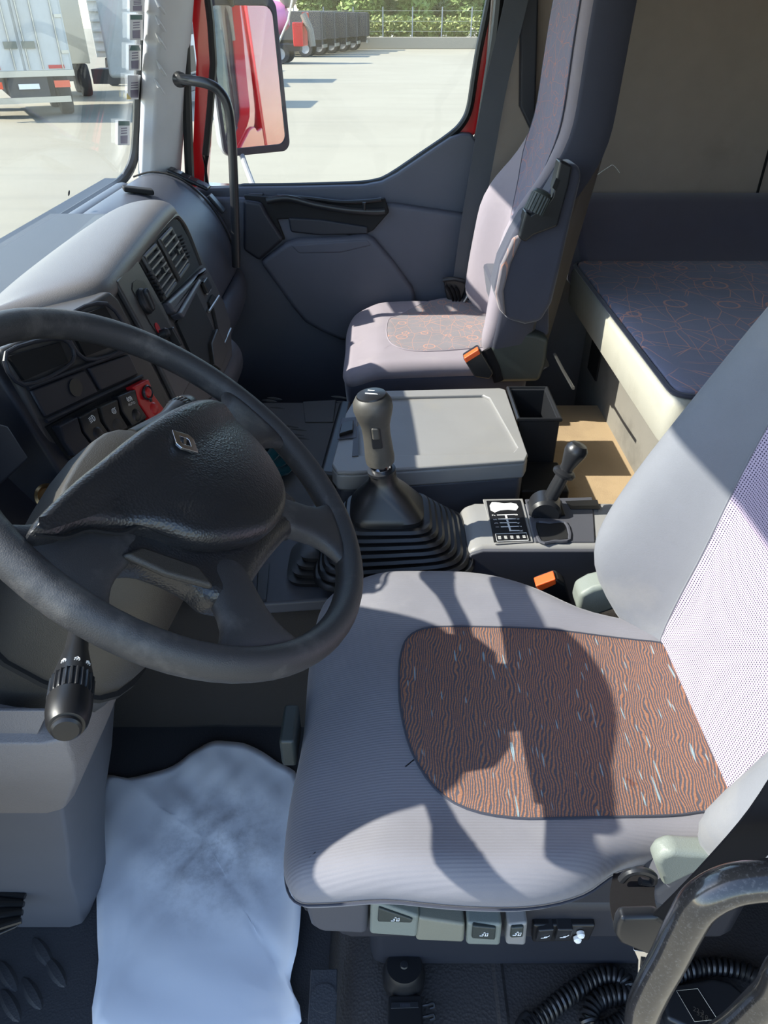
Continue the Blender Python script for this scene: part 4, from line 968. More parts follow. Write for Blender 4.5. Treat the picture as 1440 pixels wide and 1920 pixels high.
def lshape(d):
    """mattress plan: stepped back behind the driver's seat, rounded corners"""
    c = [(.50+d, 1.14+d), (.70+d, 1.13+d), (.80+d, 1.05+d), (.80+d, .22), (1.19, .22), (1.19, 1.97-d), (.50+d, 1.97-d)]
    out = []
    for i in range(len(c)):
        p, a, b = V((*c[i], 0)), V((*c[i-1], 0)), V((*c[(i+1) % len(c)], 0)); r = .035
        q0 = p + (a-p).normalized()*r; q1 = p + (b-p).normalized()*r
        for k in range(5):
            t = k/4; e = q0*(1-t)**2 + p*2*t*(1-t) + q1*t*t; out.append((e.x, e.y))
    return dense(out)
bl = lshape(0)
part('mattress_front', pillow(bl, lambda a, b: .655, .10, .02, idt, under=.006, rings=3, steps=4), M['cream'], be, label='cream vinyl mattress side')
bl2 = lshape(.010)
def mz(x, y): return .660
part('mattress_top', patch(bl2, mz, .006, idt, rings=12), M['doodle'], be, label='scribble-patterned slate mattress top')
part('mattress_piping', tube([V((a, b, .657)) for a, b in lshape(.005)], .005, 6, closed=True), M['paxdark'], be)
wd_ = [(1.90, .655), (1.98, .668), (2.06, .72), (2.13, .775), (2.18, .792), (2.202, .79), (2.202, .56), (1.92, .56)]
part('head_bolster', loft([[V((x, y+(.03 if x < .53 else 0)*(1 if z < .7 else .3), z)) for y, z in wd_] for x in (.53, .56, .8, 1.18)]), M['bolster'], be, bevel=.02, seg=3, label='dark raised bolster at the berth head')
bb = [(at(1108, 655, X=.56)), ]
bs = part('base_board', box(.56, .585, 1.14, 1.93, .20, .555), M['boxboard'], be, bevel=.004)
part('board_opening', obox((.558, 1.80, .46), (.003, 0, 0), (0, .045, 0), (0, 0, .05)), M['matteblack'], bs, bevel=.002)
part('base_box', box(.83, 1.19, .22, 2.20, .02, .55), M['dark'], be)
# ================================================================ centre console with gear lever
con = thing('gear_console', 'grey centre console beside the driver seat with shift pattern plate and trays', 'console', (.15, 1.05, .325))
ztop = .45
cs = [(-.16, .345), (.10, .345), (.125, .40), (.150, .442), (.170, .45), (.47, .45)]
rl = [[V((x, y, z)) for x, z in [(-.16, .30)] + cs + [(.47, .30)]] for y in (.985, 1.125)]
part('console_body', loft(rl), M['grey'], con, bevel=.010, seg=3)
fl_ = [[V((x, y, z-.004)) for x, z in [(-.155, .31)] + cs + [(.47, .31)]] for y in (.979, .987)]
part('console_flank', loft(fl_), M['greydark'], con, bevel=.003)
# lower forward plate carrying the small boot
fpq = [at(u, v, Z=.345) for u, v in ((470, 1015), (640, 1010), (660, 1130), (480, 1143), (472, 1120))]
part('forward_plate', prism(fpq, (0, 0, .012), back=1.2), M['greydark'], con, bevel=.006, seg=3)
part('plate_slot', prism([at(u, v, Z=.358) for u, v in ((484, 1062), (506, 1058), (500, 1128), (480, 1130))], (0, 0, .004)), M['softblack'], con, bevel=.003)
# shift pattern plate
def zt_(l, z): return [at(u, v, Z=z) for u, v in l]
part('plate_frame', prism(zt_([(905, 938), (980, 937), (1000, 1018), (928, 1022)], ztop), (0, 0, .003)), M['grey'], con, bevel=.002)
sp_pl = part('shift_plate', prism(zt_([(912, 940), (975, 939), (994, 1014), (926, 1017)], ztop+.003), (0, 0, .0015)), M['black'], con, label='black plate printed with the gear pattern')
zz = ztop+.005
def flat(l, name, mat, root, h=.0004): return part(name, prism(zt_(l, zz), (0, 0, h)), mat, root)
flat([(918, 948), (922, 942), (930, 942), (945, 944), (958, 943), (968, 945), (972, 951), (968, 957), (952, 956), (938, 957), (928, 961), (920, 957)], 'knob_picture', M['white'], sp_pl)
def strip(a, b, w_, name='pattern_line'):
    A = at(*a, Z=zz); B = at(*b, Z=zz); d = (B-A).normalized(); s_ = V((-d.y, d.x, 0))*w_
    part(name, prism([A-s_, B-s_, B+s_, A+s_], (0, 0, .0005)), M['white'], sp_pl)
strip((948, 965), (957, 996), .0016)
for (a, b) in (((932, 966), (965, 965)), ((934, 973.5), (967, 973)), ((937, 980.5), (969, 980)), ((939, 988), (972, 987)), ((957, 995), (974, 995))):
    strip(a, b, .0011)
rd = V((0, 1, 0)); rd_up = V((-1, 0, 0))
for ch, u, v in (('7', 926, 966), ('8', 968, 965), ('5', 929, 974), ('6', 971, 973), ('3', 931, 981), ('4', 972, 981), ('1', 933, 988), ('2', 975, 987), ('R', 978, 995)):
    part('gear_number', text_vf(ch, at(u, v, Z=zz+.0004), rd, rd_up, .009), M['white'], sp_pl)
fr_ = cr(zt_([(929, 1001), (987, 999), (991, 1013), (932, 1015)], zz+.0003), 1, True)
part('table_outline', tube(fr_, .0006, 5, closed=True), M['white'], sp_pl)
for k in range(5):
    part('table_entry', text_vf('IIIII', at(937+11.5*k, 1008-.5*k, Z=zz+.0004), rd, rd_up, .0075), M['white'], sp_pl)
# right tray panel
part('tray_panel', prism(zt_([(984, 938), (1110, 934), (1115, 1018), (1003, 1018)], ztop), (0, 0, .003)), M['greydark'], con, bevel=.002)
part('coin_tray', prism(zt_([(1004, 982), (1058, 980), (1066, 1010), (1014, 1016)], ztop+.003), (0, 0, .001)), M['matteblack'], con)
part('tray_rim', tube(cr(zt_([(1003, 981), (1030, 980), (1060, 980), (1068, 1012), (1040, 1015), (1013, 1016)], ztop+.004), 3, True), .003, 6, closed=True), M['greydark'], con)
part('rear_tray', prism(zt_([(1060, 940), (1120, 938), (1125, 955), (1070, 955)], ztop+.003), (0, 0, .001)), M['black'], con)
# ---- gear boot: stacked bellows folds
gear = thing('gear_lever', 'gear lever with grey grip rising out of black pleated rubber boot', 'gear lever', (.01, 1.03, .40))
gx, gy = .005, 1.035
def sq_ring(cx, cy, z, hx, hy, n=40, e=.38, tilt=0.0):
    out = []
    for k in range(n):
        a = 2*math.pi*k/n; ca, sa = math.cos(a), math.sin(a)
        x = hx*math.copysign(abs(ca)**e, ca); out.append(V((cx + x, cy + hy*math.copysign(abs(sa)**e, sa), z + tilt*x)))
    return out
rings = []
nf = 8
for k in range(nf):
    t = k/nf; hx = .140-.075*t; hy = .105-.048*t; cx = gx+.012*(1-t); z = .405+.088*t
    cy = gy
    rings += [sq_ring(cx, cy, z, hx, hy, tilt=.12*(1-t)), sq_ring(cx, cy, z+.004, hx+.002, hy+.002, tilt=.12*(1-t)), sq_ring(cx, cy, z+.0085, hx-.002, hy-.002, tilt=.12*(1-t)), sq_ring(cx, cy, z+.0095, hx-.011, hy-.008, tilt=.12*(1-t))]
part('boot_bellows', loft(rings), M['rubber'], gear)
top = [sq_ring(gx, gy, .488, .062, .055, e=.5), sq_ring(gx, gy, .500, .064, .056, e=.5), sq_ring(gx-.002, gy, .508, .060, .052, e=.55), sq_ring(gx-.004, gy, .535, .040, .036, e=.7), sq_ring(gx-.006, gy, .552, .026, .025, e=.9), sq_ring(gx-.007, gy, .562, .023, .023, e=1), sq_ring(gx-.007, gy, .572, .022, .022, e=1)]
part('boot_top', loft(top), M['rubber'], gear)
g0 = V((gx-.008, gy, .565)); g1 = V((gx-.024, gy-.002, .705)); gax = (g1-g0).normalized(); GL = (g1-g0).length
part('collar_ring', lathe([(.017, .004), (.024, .006), (.024, .011), (.017, .013)], g0, gax, 28), M['softblack'], gear)
part('collar_metal', lathe([(.0175, .010), (.0185, .012), (.0185, .024), (.0170, .026)], g0, gax, 28), M['chrome'], gear)
gp = part('grip', lathe([(.018, .022), (.0235, .026), (.0245, .035), (.0235, .055), (.0225, .078), (.0235, .095), (.0285, .112), (.0318, .125), (.0312, .137), (.026, .146), (.022, .149)], g0, gax, 40), M['softblack'], gear)
gp.data.materials.clear(); M['gripgrey'] = plastic('worn_grip_rubber', (72, 70, 66), .5, 1500, .1, dirt=((120, 116, 108), 18, .4)); gp.data.materials.append(M['gripgrey'])
part('grip_cap', lathe([(.0245, .1465), (.023, .150), (.015, .1525), (0, .1535)], g0, gax, 32), M['black'], gear)
for k, o_ in enumerate((-.006, .005)):
    c = g0 + gax*.1535; part('cap_stripe', obox(c + V((.002+.004*k, o_, -.0002)), V((.011, -.002, 0)), V((0, .0012, 0)), (0, 0, .0004)), M['white'], gear)
fc = (V((0, -1, .1)) - gax*V((0, -1, .1)).dot(gax)).normalized(); sx = gax.cross(fc)
b0 = g0 + gax*.085 + fc*.0225
part('switch_recess', obox(b0, sx*.0085, gax*.021, fc*.002), M['softblack'], gear, bevel=.003)
part('grip_rocker', obox(b0 + fc*.003 + gax*.008, sx*.006, gax*.011, fc*.003), M['gripgrey'], gear, bevel=.003)
# ---- small boot in front
sbt = thing('small_lever_boot', 'small black pleated lever boot half hidden behind the steering wheel rim', 'lever boot', (-.13, 1.0, .357))
bx, by = at(602, 1058, Z=.36).xy
rings = []
for k in range(4):
    t = k/4; hx, hy, z = .058-.034*t, .062-.034*t, .357+.05*t
    rings += [sq_ring(bx, by, z, hx, hy, e=.45), sq_ring(bx, by, z+.009, hx+.002, hy+.002, e=.45), sq_ring(bx, by, z+.012, hx-.010, hy-.010, e=.5)]
part('boot_bellows', loft(rings), M['rubber'], sbt)
part('lever_stem', tube([V((bx, by, .40)), V((bx-.005, by, .45)), V((bx-.006, by-.002, .475))], .008, 12), M['black'], sbt)
part('lever_cap', lathe([(.012, 0), (.014, .006), (.012, .02), (0, .024)], (bx-.006, by-.002, .468), (0, 0, 1), 20), M['softblack'], sbt)
# ---- parking brake
pk = thing('parking_brake', 'short black parking brake lever with round collar on the console', 'hand brake', (.29, 1.07, .453))
hc = at(1022, 950, Z=.462)
part('brake_drum', lathe([(.0, -.024), (.024, -.024), (.029, -.018), (.029, .018), (.024, .024), (0, .024)], hc + V((0, 0, -.004)), (.15, 1, 0), 32), M['softblack'], pk)
b0 = at(1034, 930, Y=hc.y); b1 = at(1082, 842, Y=hc.y+.005); bax = (b1-b0).normalized(); BL = (b1-b0).length
part('brake_stem', lathe([(.0125, -.01), (.0130, BL*.2), (.0120, BL*.46)], b0, bax, 24), M['softblack'], pk)
part('release_collar', lathe([(.012, BL*.46), (.020, BL*.47), (.021, BL*.52), (.017, BL*.56), (.012, BL*.58)], b0, bax, 28), M['softblack'], pk)
part('brake_knob', lathe([(.012, BL*.52), (.0125, BL*.66), (.0165, BL*.80), (.0200, BL*.93), (.0195, BL*1.02), (.014, BL*1.09), (0, BL*1.11)], b0, bax, 28), M['softblack'], pk)
part('brake_bezel', prism([at(u, v, Z=.453) for u, v in ((988, 942), (1050, 938), (1060, 968), (1000, 972))], (0, 0, .003)), M['black'], pk, bevel=.002)
# ================================================================ storage box between the seats
cb = thing('storage_box', 'grey storage box with shallow tray lid standing on the tunnel', 'storage box', (.10, 1.35, .333))
zl = .50
lq = [at(u, v, Z=zl) for u, v in ((622, 870), (648, 775), (668, 742), (690, 733), (938, 727), (948, 730), (990, 852), (985, 862), (660, 885), (632, 884))]
lid = part('lid', prism([p + V((0, 0, -.007)) for p in lq], (0, 0, -.036)), M['grey'], cb, bevel=.006, seg=3)
iq2 = [at(u, v, Z=zl) for u, v in ((668, 846), (672, 775), (682, 752), (698, 745), (905, 740), (918, 746), (970, 838), (962, 847), (690, 855), (676, 853))]
part('lid_rim', ring_prism(iq2, lq, (0, 0, -.0085)), M['grey'], lid, bevel=.0035, seg=3)
part('latch_plate', prism([at(u, v, Z=zl+.001) for u, v in ((640, 785), (668, 783), (668, 822), (632, 825))], (0, 0, .002)), M['greydark'], lid, bevel=.002)
part('latch_tab', prism([at(u, v, Z=zl+.003) for u, v in ((640, 800), (663, 793), (662, 812), (636, 820))], (0, 0, .008)), M['black'], lid, bevel=.002)
part('lid_channel', prism([at(u, v, Z=zl+.001) for u, v in ((664, 800), (672, 800), (672, 855), (660, 856))], (0, 0, .001)), M['greydark'], lid)
bxq = [V((p.x*1.0, p.y, .333)) for p in lq]
part('box_body', loft([[V((.5*(a.x-.075)+.5*a.x+.0375*0, a.y+.002, .335)) if False else V((.11+(a.x-.11)*.97, 1.36+(a.y-1.36)*.97, .335)) for a in lq], [V((.11+(a.x-.11)*.97, 1.36+(a.y-1.36)*.97, .458)) for a in lq]]), M['greydark'], cb, bevel=.01, seg=3)
part('end_panel', loft([[V((-.145, 1.20, .34)), V((-.105, 1.19, .34)), V((-.105, 1.52, .34)), V((-.14, 1.52, .34))], [V((-.125, 1.20, .47)), V((-.09, 1.19, .47)), V((-.075, 1.52, .47)), V((-.10, 1.52, .47))]]), M['black'], cb, bevel=.008)
# black open bin behind it
bn_ = thing('open_bin', 'open black plastic bin between storage box and bunk', 'bin', (.31, 1.40, .36))
z0, z1, th = .36, .50, .006
B = [at(u, v, Z=z1) for u, v in ((950, 728), (1037, 725), (1064, 783), (968, 787))]
x0_, x1_ = .284, .372; y0_, y1_ = B[3].y, B[0].y
part('bin_floor', box(x0_, x1_, y0_, y1_, z0, z0+.008), M['black'], bn_)
for a in ((x0_, x1_, y0_, y0_+th, z0, z1), (x0_, x1_, y1_-th, y1_, z0, z1), (x0_, x0_+th, y0_, y1_, z0, z1), (x1_-th, x1_, y0_, y1_, z0, z1)):
    part('bin_wall', box(*a), M['softblack'], bn_, bevel=.003)
part('bin_rim', tube(cr([V((x0_, y0_, z1)), V((x1_, y0_, z1)), V((x1_, y1_, z1)), V((x0_, y1_, z1))], 1, True), .005, 8, closed=True), M['softblack'], bn_)
part('bin_step', box(x0_-.004, x1_+.01, y0_-.12, y0_-.002, z0, .40), M['black'], bn_, bevel=.006)
# ================================================================ loose things in the cab
def paper_sheet():
    edge = [(195, 1458), (240, 1460), (300, 1446), (345, 1425), (385, 1400), (425, 1393), (470, 1402), (520, 1430), (560, 1462), (556, 1600), (566, 1700), (560, 1790), (545, 1850), (545, 1960), (200, 1960), (185, 1800), (180, 1640), (184, 1540)]
    E_ = [at(u, v, Z=.004) for u, v in edge]; loop = cr(E_, 4, True); c = sum(loop, V((0, 0, 0)))/len(loop); R = []
    for k in range(14):
        q = 1-k/14; rg = []
        for i, p in enumerate(loop):
            x = c.lerp(p, q); z = .004 + .010*sstep(.80, .97, x.y) + .0035*math.sin(x.x*45+x.y*20)*math.sin(x.y*38-x.x*17) + .003*math.sin(x.x*110+1.3*math.sin(x.y*70))*.5
            z += .045*sstep(-.165, -.11, x.x)
            rg.append(V((x.x, x.y, max(z, .002))))
        R.append(rg)
    v, f = loft(R, True, False); v = list(v); v.append(c + V((0, 0, .002))); b = (len(R)-1)*len(loop)
    return v, f + [(b+i, b+(i+1) % len(loop), len(v)-1) for i in range(len(loop))]
solo('floor_paper', paper_sheet(), M['paper'], 'white scuffed paper sheet covering the driver floor', 'paper', solid=.0006, soff=1)
# teal cloth on the tunnel
tc = at(500, 862, Z=.36); tv = []
for k, (o_, r_) in enumerate((((0, 0, 0), .055), ((.004, .008, .018), .046), ((-.006, -.004, .034), .036))):
    p = [tc + V(o_) + V((r_*math.cos(a), r_*1.2*math.sin(a), .006*math.sin(3*a+k))) for a in [2*math.pi*j/20 for j in range(20)]]
    tv.append(tube(p, [(.014, .010)]*20, 10, closed=True))
tr_ = thing('cloth_bundle', 'teal cloth bundle on the tunnel mat seen through the wheel', 'cloth', tuple(tc - V((0, 0, .03))))
for t_ in tv: part('cloth_fold', t_, M['teal'], tr_)
# A-pillar grab handle on the passenger side
gh = thing('grab_handle', 'black tubular grab handle bent down the passenger windscreen pillar', 'grab handle', tuple(at(440, 480, Y=2.02)))
gpth = cr([at(338, 148, Y=2.07), at(360, 151, Y=2.02), at(392, 158, Y=2.0), at(412, 172, Y=2.0), at(426, 196, Y=2.0), at(433, 240, Y=2.0), at(438, 330, Y=2.0), at(441, 420, Y=2.0), at(443, 500, Y=2.0)], 5)
part('handle_tube', tube(gpth, .0115, 14), M['softblack'], gh)
part('handle_foot', lathe([(.018, 0), (.017, .012), (.0125, .03)], at(336, 149, Y=2.085), V((.6, -.8, 0)), 16), M['black'], gh)
# near grab bar by the driver's door
nb = thing('grab_handle', 'scratched black tubular grab bar at the lower right beside the driver door', 'grab handle', tuple(at(1200, 1900, Y=.25)))
pth = cr([V((.57, .20, .74)), V((.48, .225, .742)), V((.38, .245, .741)), at(1520, 1648, Y=.25), at(1440, 1650, Y=.25), at(1370, 1660, Y=.25), at(1315, 1690, Y=.248), at(1285, 1735, Y=.246), at(1255, 1795, Y=.244), at(1225, 1850, Y=.242), at(1205, 1900, Y=.24), at(1205, 1950, Y=.24), at(1240, 1985, Y=.24), at(1300, 1975, Y=.24), at(1370, 1935, Y=.24), at(1440, 1870, Y=.24), at(1520, 1790, Y=.24), V((.40, .23, .70)), V((.57, .20, .76))], 7)
M['tubeblack'] = plastic('scratched_black_coating', (46, 44, 43), .2, 0, coat=.4, dirt=((150, 146, 142), 420, .25))
part('handle_tube', tube(pth, .0128, 28), M['tubeblack'], nb)
# ---- coiled cord and handset on the floor
def helix(path, R, r, pitch, n=8):
    L = [0]; P = [V(p) for p in path]
    for i in range(1, len(P)): L.append(L[-1] + (P[i]-P[i-1]).length)
    tot = L[-1]; turns = tot/pitch; steps = int(turns*14); out = []; j = 0; up = V((0, 0, 1))
    for s in range(steps+1):
        d = tot*s/steps
        while j < len(L)-2 and L[j+1] < d: j += 1
        f = (d-L[j])/max(L[j+1]-L[j], 1e-6); c = P[j].lerp(P[j+1], f); t = (P[j+1]-P[j]).normalized()
        a = t.cross(up).normalized(); b = a.cross(t); ph = 2*math.pi*turns*s/steps
        out.append(c + a*R*math.cos(ph) + b*R*math.sin(ph))
    return tube(out, r, 6)
zc = .112
def fl(l, z=zc): return cr([at(u, v, Z=z) for u, v in l], 6)
solo('coiled_cord', helix(fl([(985, 1935), (1030, 1895), (1080, 1855), (1130, 1830), (1165, 1835), (1180, 1860), (1150, 1865), (1115, 1880), (1105, 1915), (1130, 1935), (1170, 1915), (1190, 1890)]), .0105, .0032, .0078), M['rubber'], 'black coiled cord looped on the grained mat left of the grab bar', 'cord')
solo('coiled_cord', helix(fl([(1235, 1850), (1280, 1822), (1340, 1812), (1400, 1822), (1440, 1850), (1475, 1890)]), .0095, .0032, .0078), M['rubber'], 'black coiled cord arching behind the grab bar above the handset', 'cord')
solo('cord_plug', lathe([(.016, 0), (.016, .012), (.013, .020), (.010, .022)], at(985, 1935, Z=.102), V((.5, .6, .3)), 20), M['softblack'], 'round black plug at the end of the coiled cord', 'plug')
hs_ = thing('handset', 'flat black handset with printed label lying below the grab bar', 'handset', tuple(at(1330, 1890, Z=.097)))
hq2 = [at(u, v, Z=.104) for u, v in ((1238, 1878), (1260, 1856), (1330, 1842), (1365, 1850), (1400, 1880), (1380, 1930), (1300, 1945), (1245, 1920))]
part('handset_body', prism(hq2, (0, 0, .016), back=.4), M['softblack'], hs_, bevel=.006, seg=3)
lb = [at(u, v, Z=.1205) for u, v in ((1268, 1858), (1308, 1854), (1345, 1912), (1302, 1916))]
part('rating_label', prism(lb, (0, 0, .0005)), M['black'], hs_)
part('label_outline', tube(cr([p + V((0, 0, .0008)) for p in lb], 1, True), .0004, 4, closed=True), M['steel'], hs_)
for k, s_ in enumerate(('22 3', '32 0', '159')):
    part('label_lettering', text_vf(s_, at(1312+7*k-2, 1896+8*k, Z=.1213), V((.9, -.42, 0)), V((.42, .9, 0)), .008), M['steel'], hs_)
# ---- plug with cap and black connector on the mat
kn_ = thing('socket_plug', 'round black plug with capped top standing on the grained mat', 'plug', tuple(at(757, 1850, Z=.095)))
c0 = at(757, 1842, Z=.097); 
part('plug_body', lathe([(.027, 0), (.029, .004), (.0295, .020), (.0265, .026), (.0265, .032), (.0235, .039), (0, .041)], c0, (0, .12, 1), 32), M['black'], kn_)
part('plug_centre', lathe([(.006, .0405), (.005, .0425), (0, .043)], c0, (0, .12, 1), 14), M['softblack'], kn_)
part('cap_tether', tube(fl([(775, 1840), (783, 1858), (782, 1880), (770, 1885), (762, 1870)], .106), .0018, 8), M['black'], kn_)
cn = thing('connector_block', 'flat black connector block with side clips on the grained mat', 'connector', tuple(at(760, 1905, Z=.095)))
cq = [at(u, v, Z=.112) for u, v in ((728, 1872), (790, 1870), (794, 1960), (726, 1960))]
part('connector_body', prism(cq, (0, 0, .010), back=1.7), M['black'], cn, bevel=.003)
part('connector_ridge', prism([at(u, v, Z=.1225) for u, v in ((734, 1880), (784, 1878), (785, 1890), (733, 1892))], (0, 0, .0015)), M['softblack'], cn, bevel=.0006)
part('connector_lettering', text_vf('IIIIIIIII', at(760, 1885, Z=.1244), (1, 0, 0), (0, 1, 0), .006), M['greydark'], cn)
part('connector_neck', prism([at(u, v, Z=.116) for u, v in ((750, 1860), (764, 1860), (764, 1874), (750, 1874))], (0, 0, .005)), M['greydark'], cn, bevel=.001)
for v in (1884, 1905):
    part('side_clip', tube(cr([at(792, v+2, Z=.116), at(802, v, Z=.118), at(812, v-3, Z=.118), at(814, v+4, Z=.116), at(806, v+7, Z=.115)], 3), .0022, 8), M['black'], cn)
# loose thread beside the passenger backrest, rod under the bunk
solo('loose_thread', tube(cr([at(1108, 348, Y=2.209), at(1118, 330, Y=2.205), at(1140, 314, Y=2.2), at(1150, 310, Y=2.2), at(1162, 324, Y=2.205)], 5), .0009, 6), M['white'], 'pale loose thread sticking out behind the passenger backrest', 'thread')
solo('support_rod', tube([at(1040, 664, X=.40), at(1056, 695, X=.40), at(1075, 728, X=.40)], .0035, 8), M['steel'], 'thin metal rod slanting in the gap before the bunk', 'rod')
# ---- stickers on the windscreen
def on_shield(u, v, lift=-.007): return at(u, v, pl=(ws[0]-nrm.normalized()*0, nrm.normalized()))
M['sticker'] = plastic('sticker_white', (222, 222, 224), .5, 0, var=.03); M['stgreen'] = plastic('sticker_green', (24, 88, 82), .5, 0); M['stmauve'] = plastic('sticker_mauve', (126, 118, 140), .5, 0); M['yellow'] = plastic('sticker_yellow', (226, 200, 110), .5, 0)
toward = nrm.normalized() if nrm.normalized().dot(EYE-ws[0]) > 0 else -nrm.normalized()
shp = (ws[0] + toward*.008, toward)
def sticker(x0, y0, x1, y1, desc, band=True, point=False, lines=3):
    T = thing('inspection_sticker', desc, 'sticker', tuple(at((x0+x1)/2, y1, pl=shp)), 'stickers down the windscreen edge')
    q = [at(u, v, pl=shp) for u, v in ((x0, y0), (x1, y0), (x1, y1), (x0, y1))]
    part('sticker_sheet', prism(q, toward*.0006), M['sticker'], T)
    w_ = x1-x0; h_ = y1-y0
    if band:
        bq__ = [(x0+w_*.05, y0+h_*.22), (x0+w_*.2, y0+h_*.02), (x0+w_*.8, y0+h_*.02), (x0+w_*.97, y0+h_*.22)] if point else [(x0+w_*.05, y0+h_*.02), (x1-w_*.03, y0+h_*.02), (x1-w_*.03, y0+h_*.2), (x0+w_*.05, y0+h_*.2)]
        part('green_header', prism([at(u, v, pl=shp)+toward*.0007 for u, v in bq__], toward*.0004), M['stgreen'], T)
    part('print_block', prism([at(u, v, pl=shp)+toward*.0007 for u, v in ((x0+w_*.2, y0+h_*.62), (x0+w_*.8, y0+h_*.60), (x0+w_*.78, y0+h_*.93), (x0+w_*.22, y0+h_*.93))], toward*.0004), M['stmauve'], T)
    for k in range(lines):
        v = y0+h_*(.3+.1*k)
        part('print_line', prism([at(u, vv, pl=shp)+toward*.0007 for u, vv in ((x0+w_*.25, v), (x0+w_*.75, v-1), (x0+w_*.75, v+1.2), (x0+w_*.25, v+2))], toward*.0004), M['stmauve'], T)
    return T
sticker(243, -8, 271, 22, 'topmost windscreen sticker, cut by the picture edge', False)
sticker(243, 27, 267, 75, 'green-headed windscreen sticker, second from the top')
sticker(241, 84, 264, 132, 'windscreen sticker with pointed green roof-shaped header', True, True)
T4 = sticker(239, 141, 264, 186, 'windscreen sticker with dark top and yellow lower corner', False)
part('yellow_corner', prism([at(u, v, pl=shp)+toward*.0007 for u, v in ((237, 186), (237, 174), (246, 186))], toward*.0005), M['yellow'], T4)
sticker(221, 226, 243, 272, 'separate lowest windscreen sticker with green header')
solo('screen_chip', lathe([(.004, 0), (.006, .0004), (.004, .0008), (.002, .0004)], at(129, 362, pl=shp), toward, 12), M['dark'], 'small round stone chip mark low on the windscreen', 'chip mark')
# ---- outside mirror
mr = thing('door_mirror', 'tall grey truck mirror on the passenger side reflecting the red cab', 'mirror', tuple(at(470, 280, Y=2.75)))
MC = at(465, 148, Y=2.66)
mn = V((.585, -.808, .075)).normalized()    # faces the driver by way of the cab side
mx = V((-mn.y, mn.x, 0)).normalized()
mu = mn.cross(mx); mu = mu if mu.z > 0 else -mu; hw, hh = .117, .205
def mring(k, d, r=.03, n=6):
    out = []
    for sx_, sy_, a0 in ((1, 1, 0), (-1, 1, 90), (-1, -1, 180), (1, -1, 270)):
        for j in range(n+1):
            a = math.radians(a0+90*j/n); out.append(MC + mx*(sx_*(hw*k-r)+r*math.cos(a)) + mu*(sy_*(hh*k-r)+r*math.sin(a)) + mn*d)
    return out
M['mirrorgrey'] = plastic('grey_mirror_shell', (140, 142, 144), .5, 0)
part('mirror_shell', loft([mring(.80, -.075), mring(.97, -.05), mring(1.04, -.015), mring(1.04, .0)]), M['mirrorgrey'], mr)
part('mirror_bezel', ring_prism(mring(.93, .0), mring(1.04, .0), mn*.012), M['dark'], mr, bevel=.003)
gl = [p for p in mring(.94, .004)]
part('mirror_pane', prism(gl, mn*.003), M['mirror'], mr, smooth=False)
part('mirror_arm', tube([at(446, 270, Y=2.70), at(462, 315, Y=2.52), at(476, 352, Y=2.33)], .009, 10), M['mirrorgrey'], mr)
part('mirror_arm', tube([at(428, -40, Y=2.60), at(432, 0, Y=2.64), at(436, 20, Y=2.68)], .010, 10), M['black'], mr)
# ================================================================ outside
GZ = -1.15
struct('ground', ([(-160, -60, GZ), (160, -60, GZ), (160, 220, GZ), (-160, 220, GZ)], [(0, 1, 2, 3)]), M['concrete'])
def wheel_vf(c, r, w_, ax): return lathe([(r*.55, 0), (r*.62, -w_*.1), (r*.95, -w_*.05), (r, w_*.15), (r, w_*.85), (r*.95, w_*1.05), (r*.6, w_), (r*.55, w_*.8)], c, ax, 24)
def truck_frame(base, ang):
    d = V((math.cos(ang), math.sin(ang), 0)); s_ = V((-d.y, d.x, 0)); return V(base), d, s_
def add_wheels(T, base, d, s_, spots, r=.5, name='wheel'):
    for l, q in spots:
        c = base + d*l + s_*q + V((0, 0, r)); ax = s_ if q > 0 else -s_
        w_ = part(name, wheel_vf(c - ax*.15, r, .3, ax), M['tyre'], T)
        part('wheel_rim', lathe([(0, .12), (r*.3, .14), (r*.35, .05), (r*.56, .10), (r*.58, .26), (r*.5, .24)], c - ax*.15 + ax*.03, ax, 20), M['mirrorgrey'], w_)
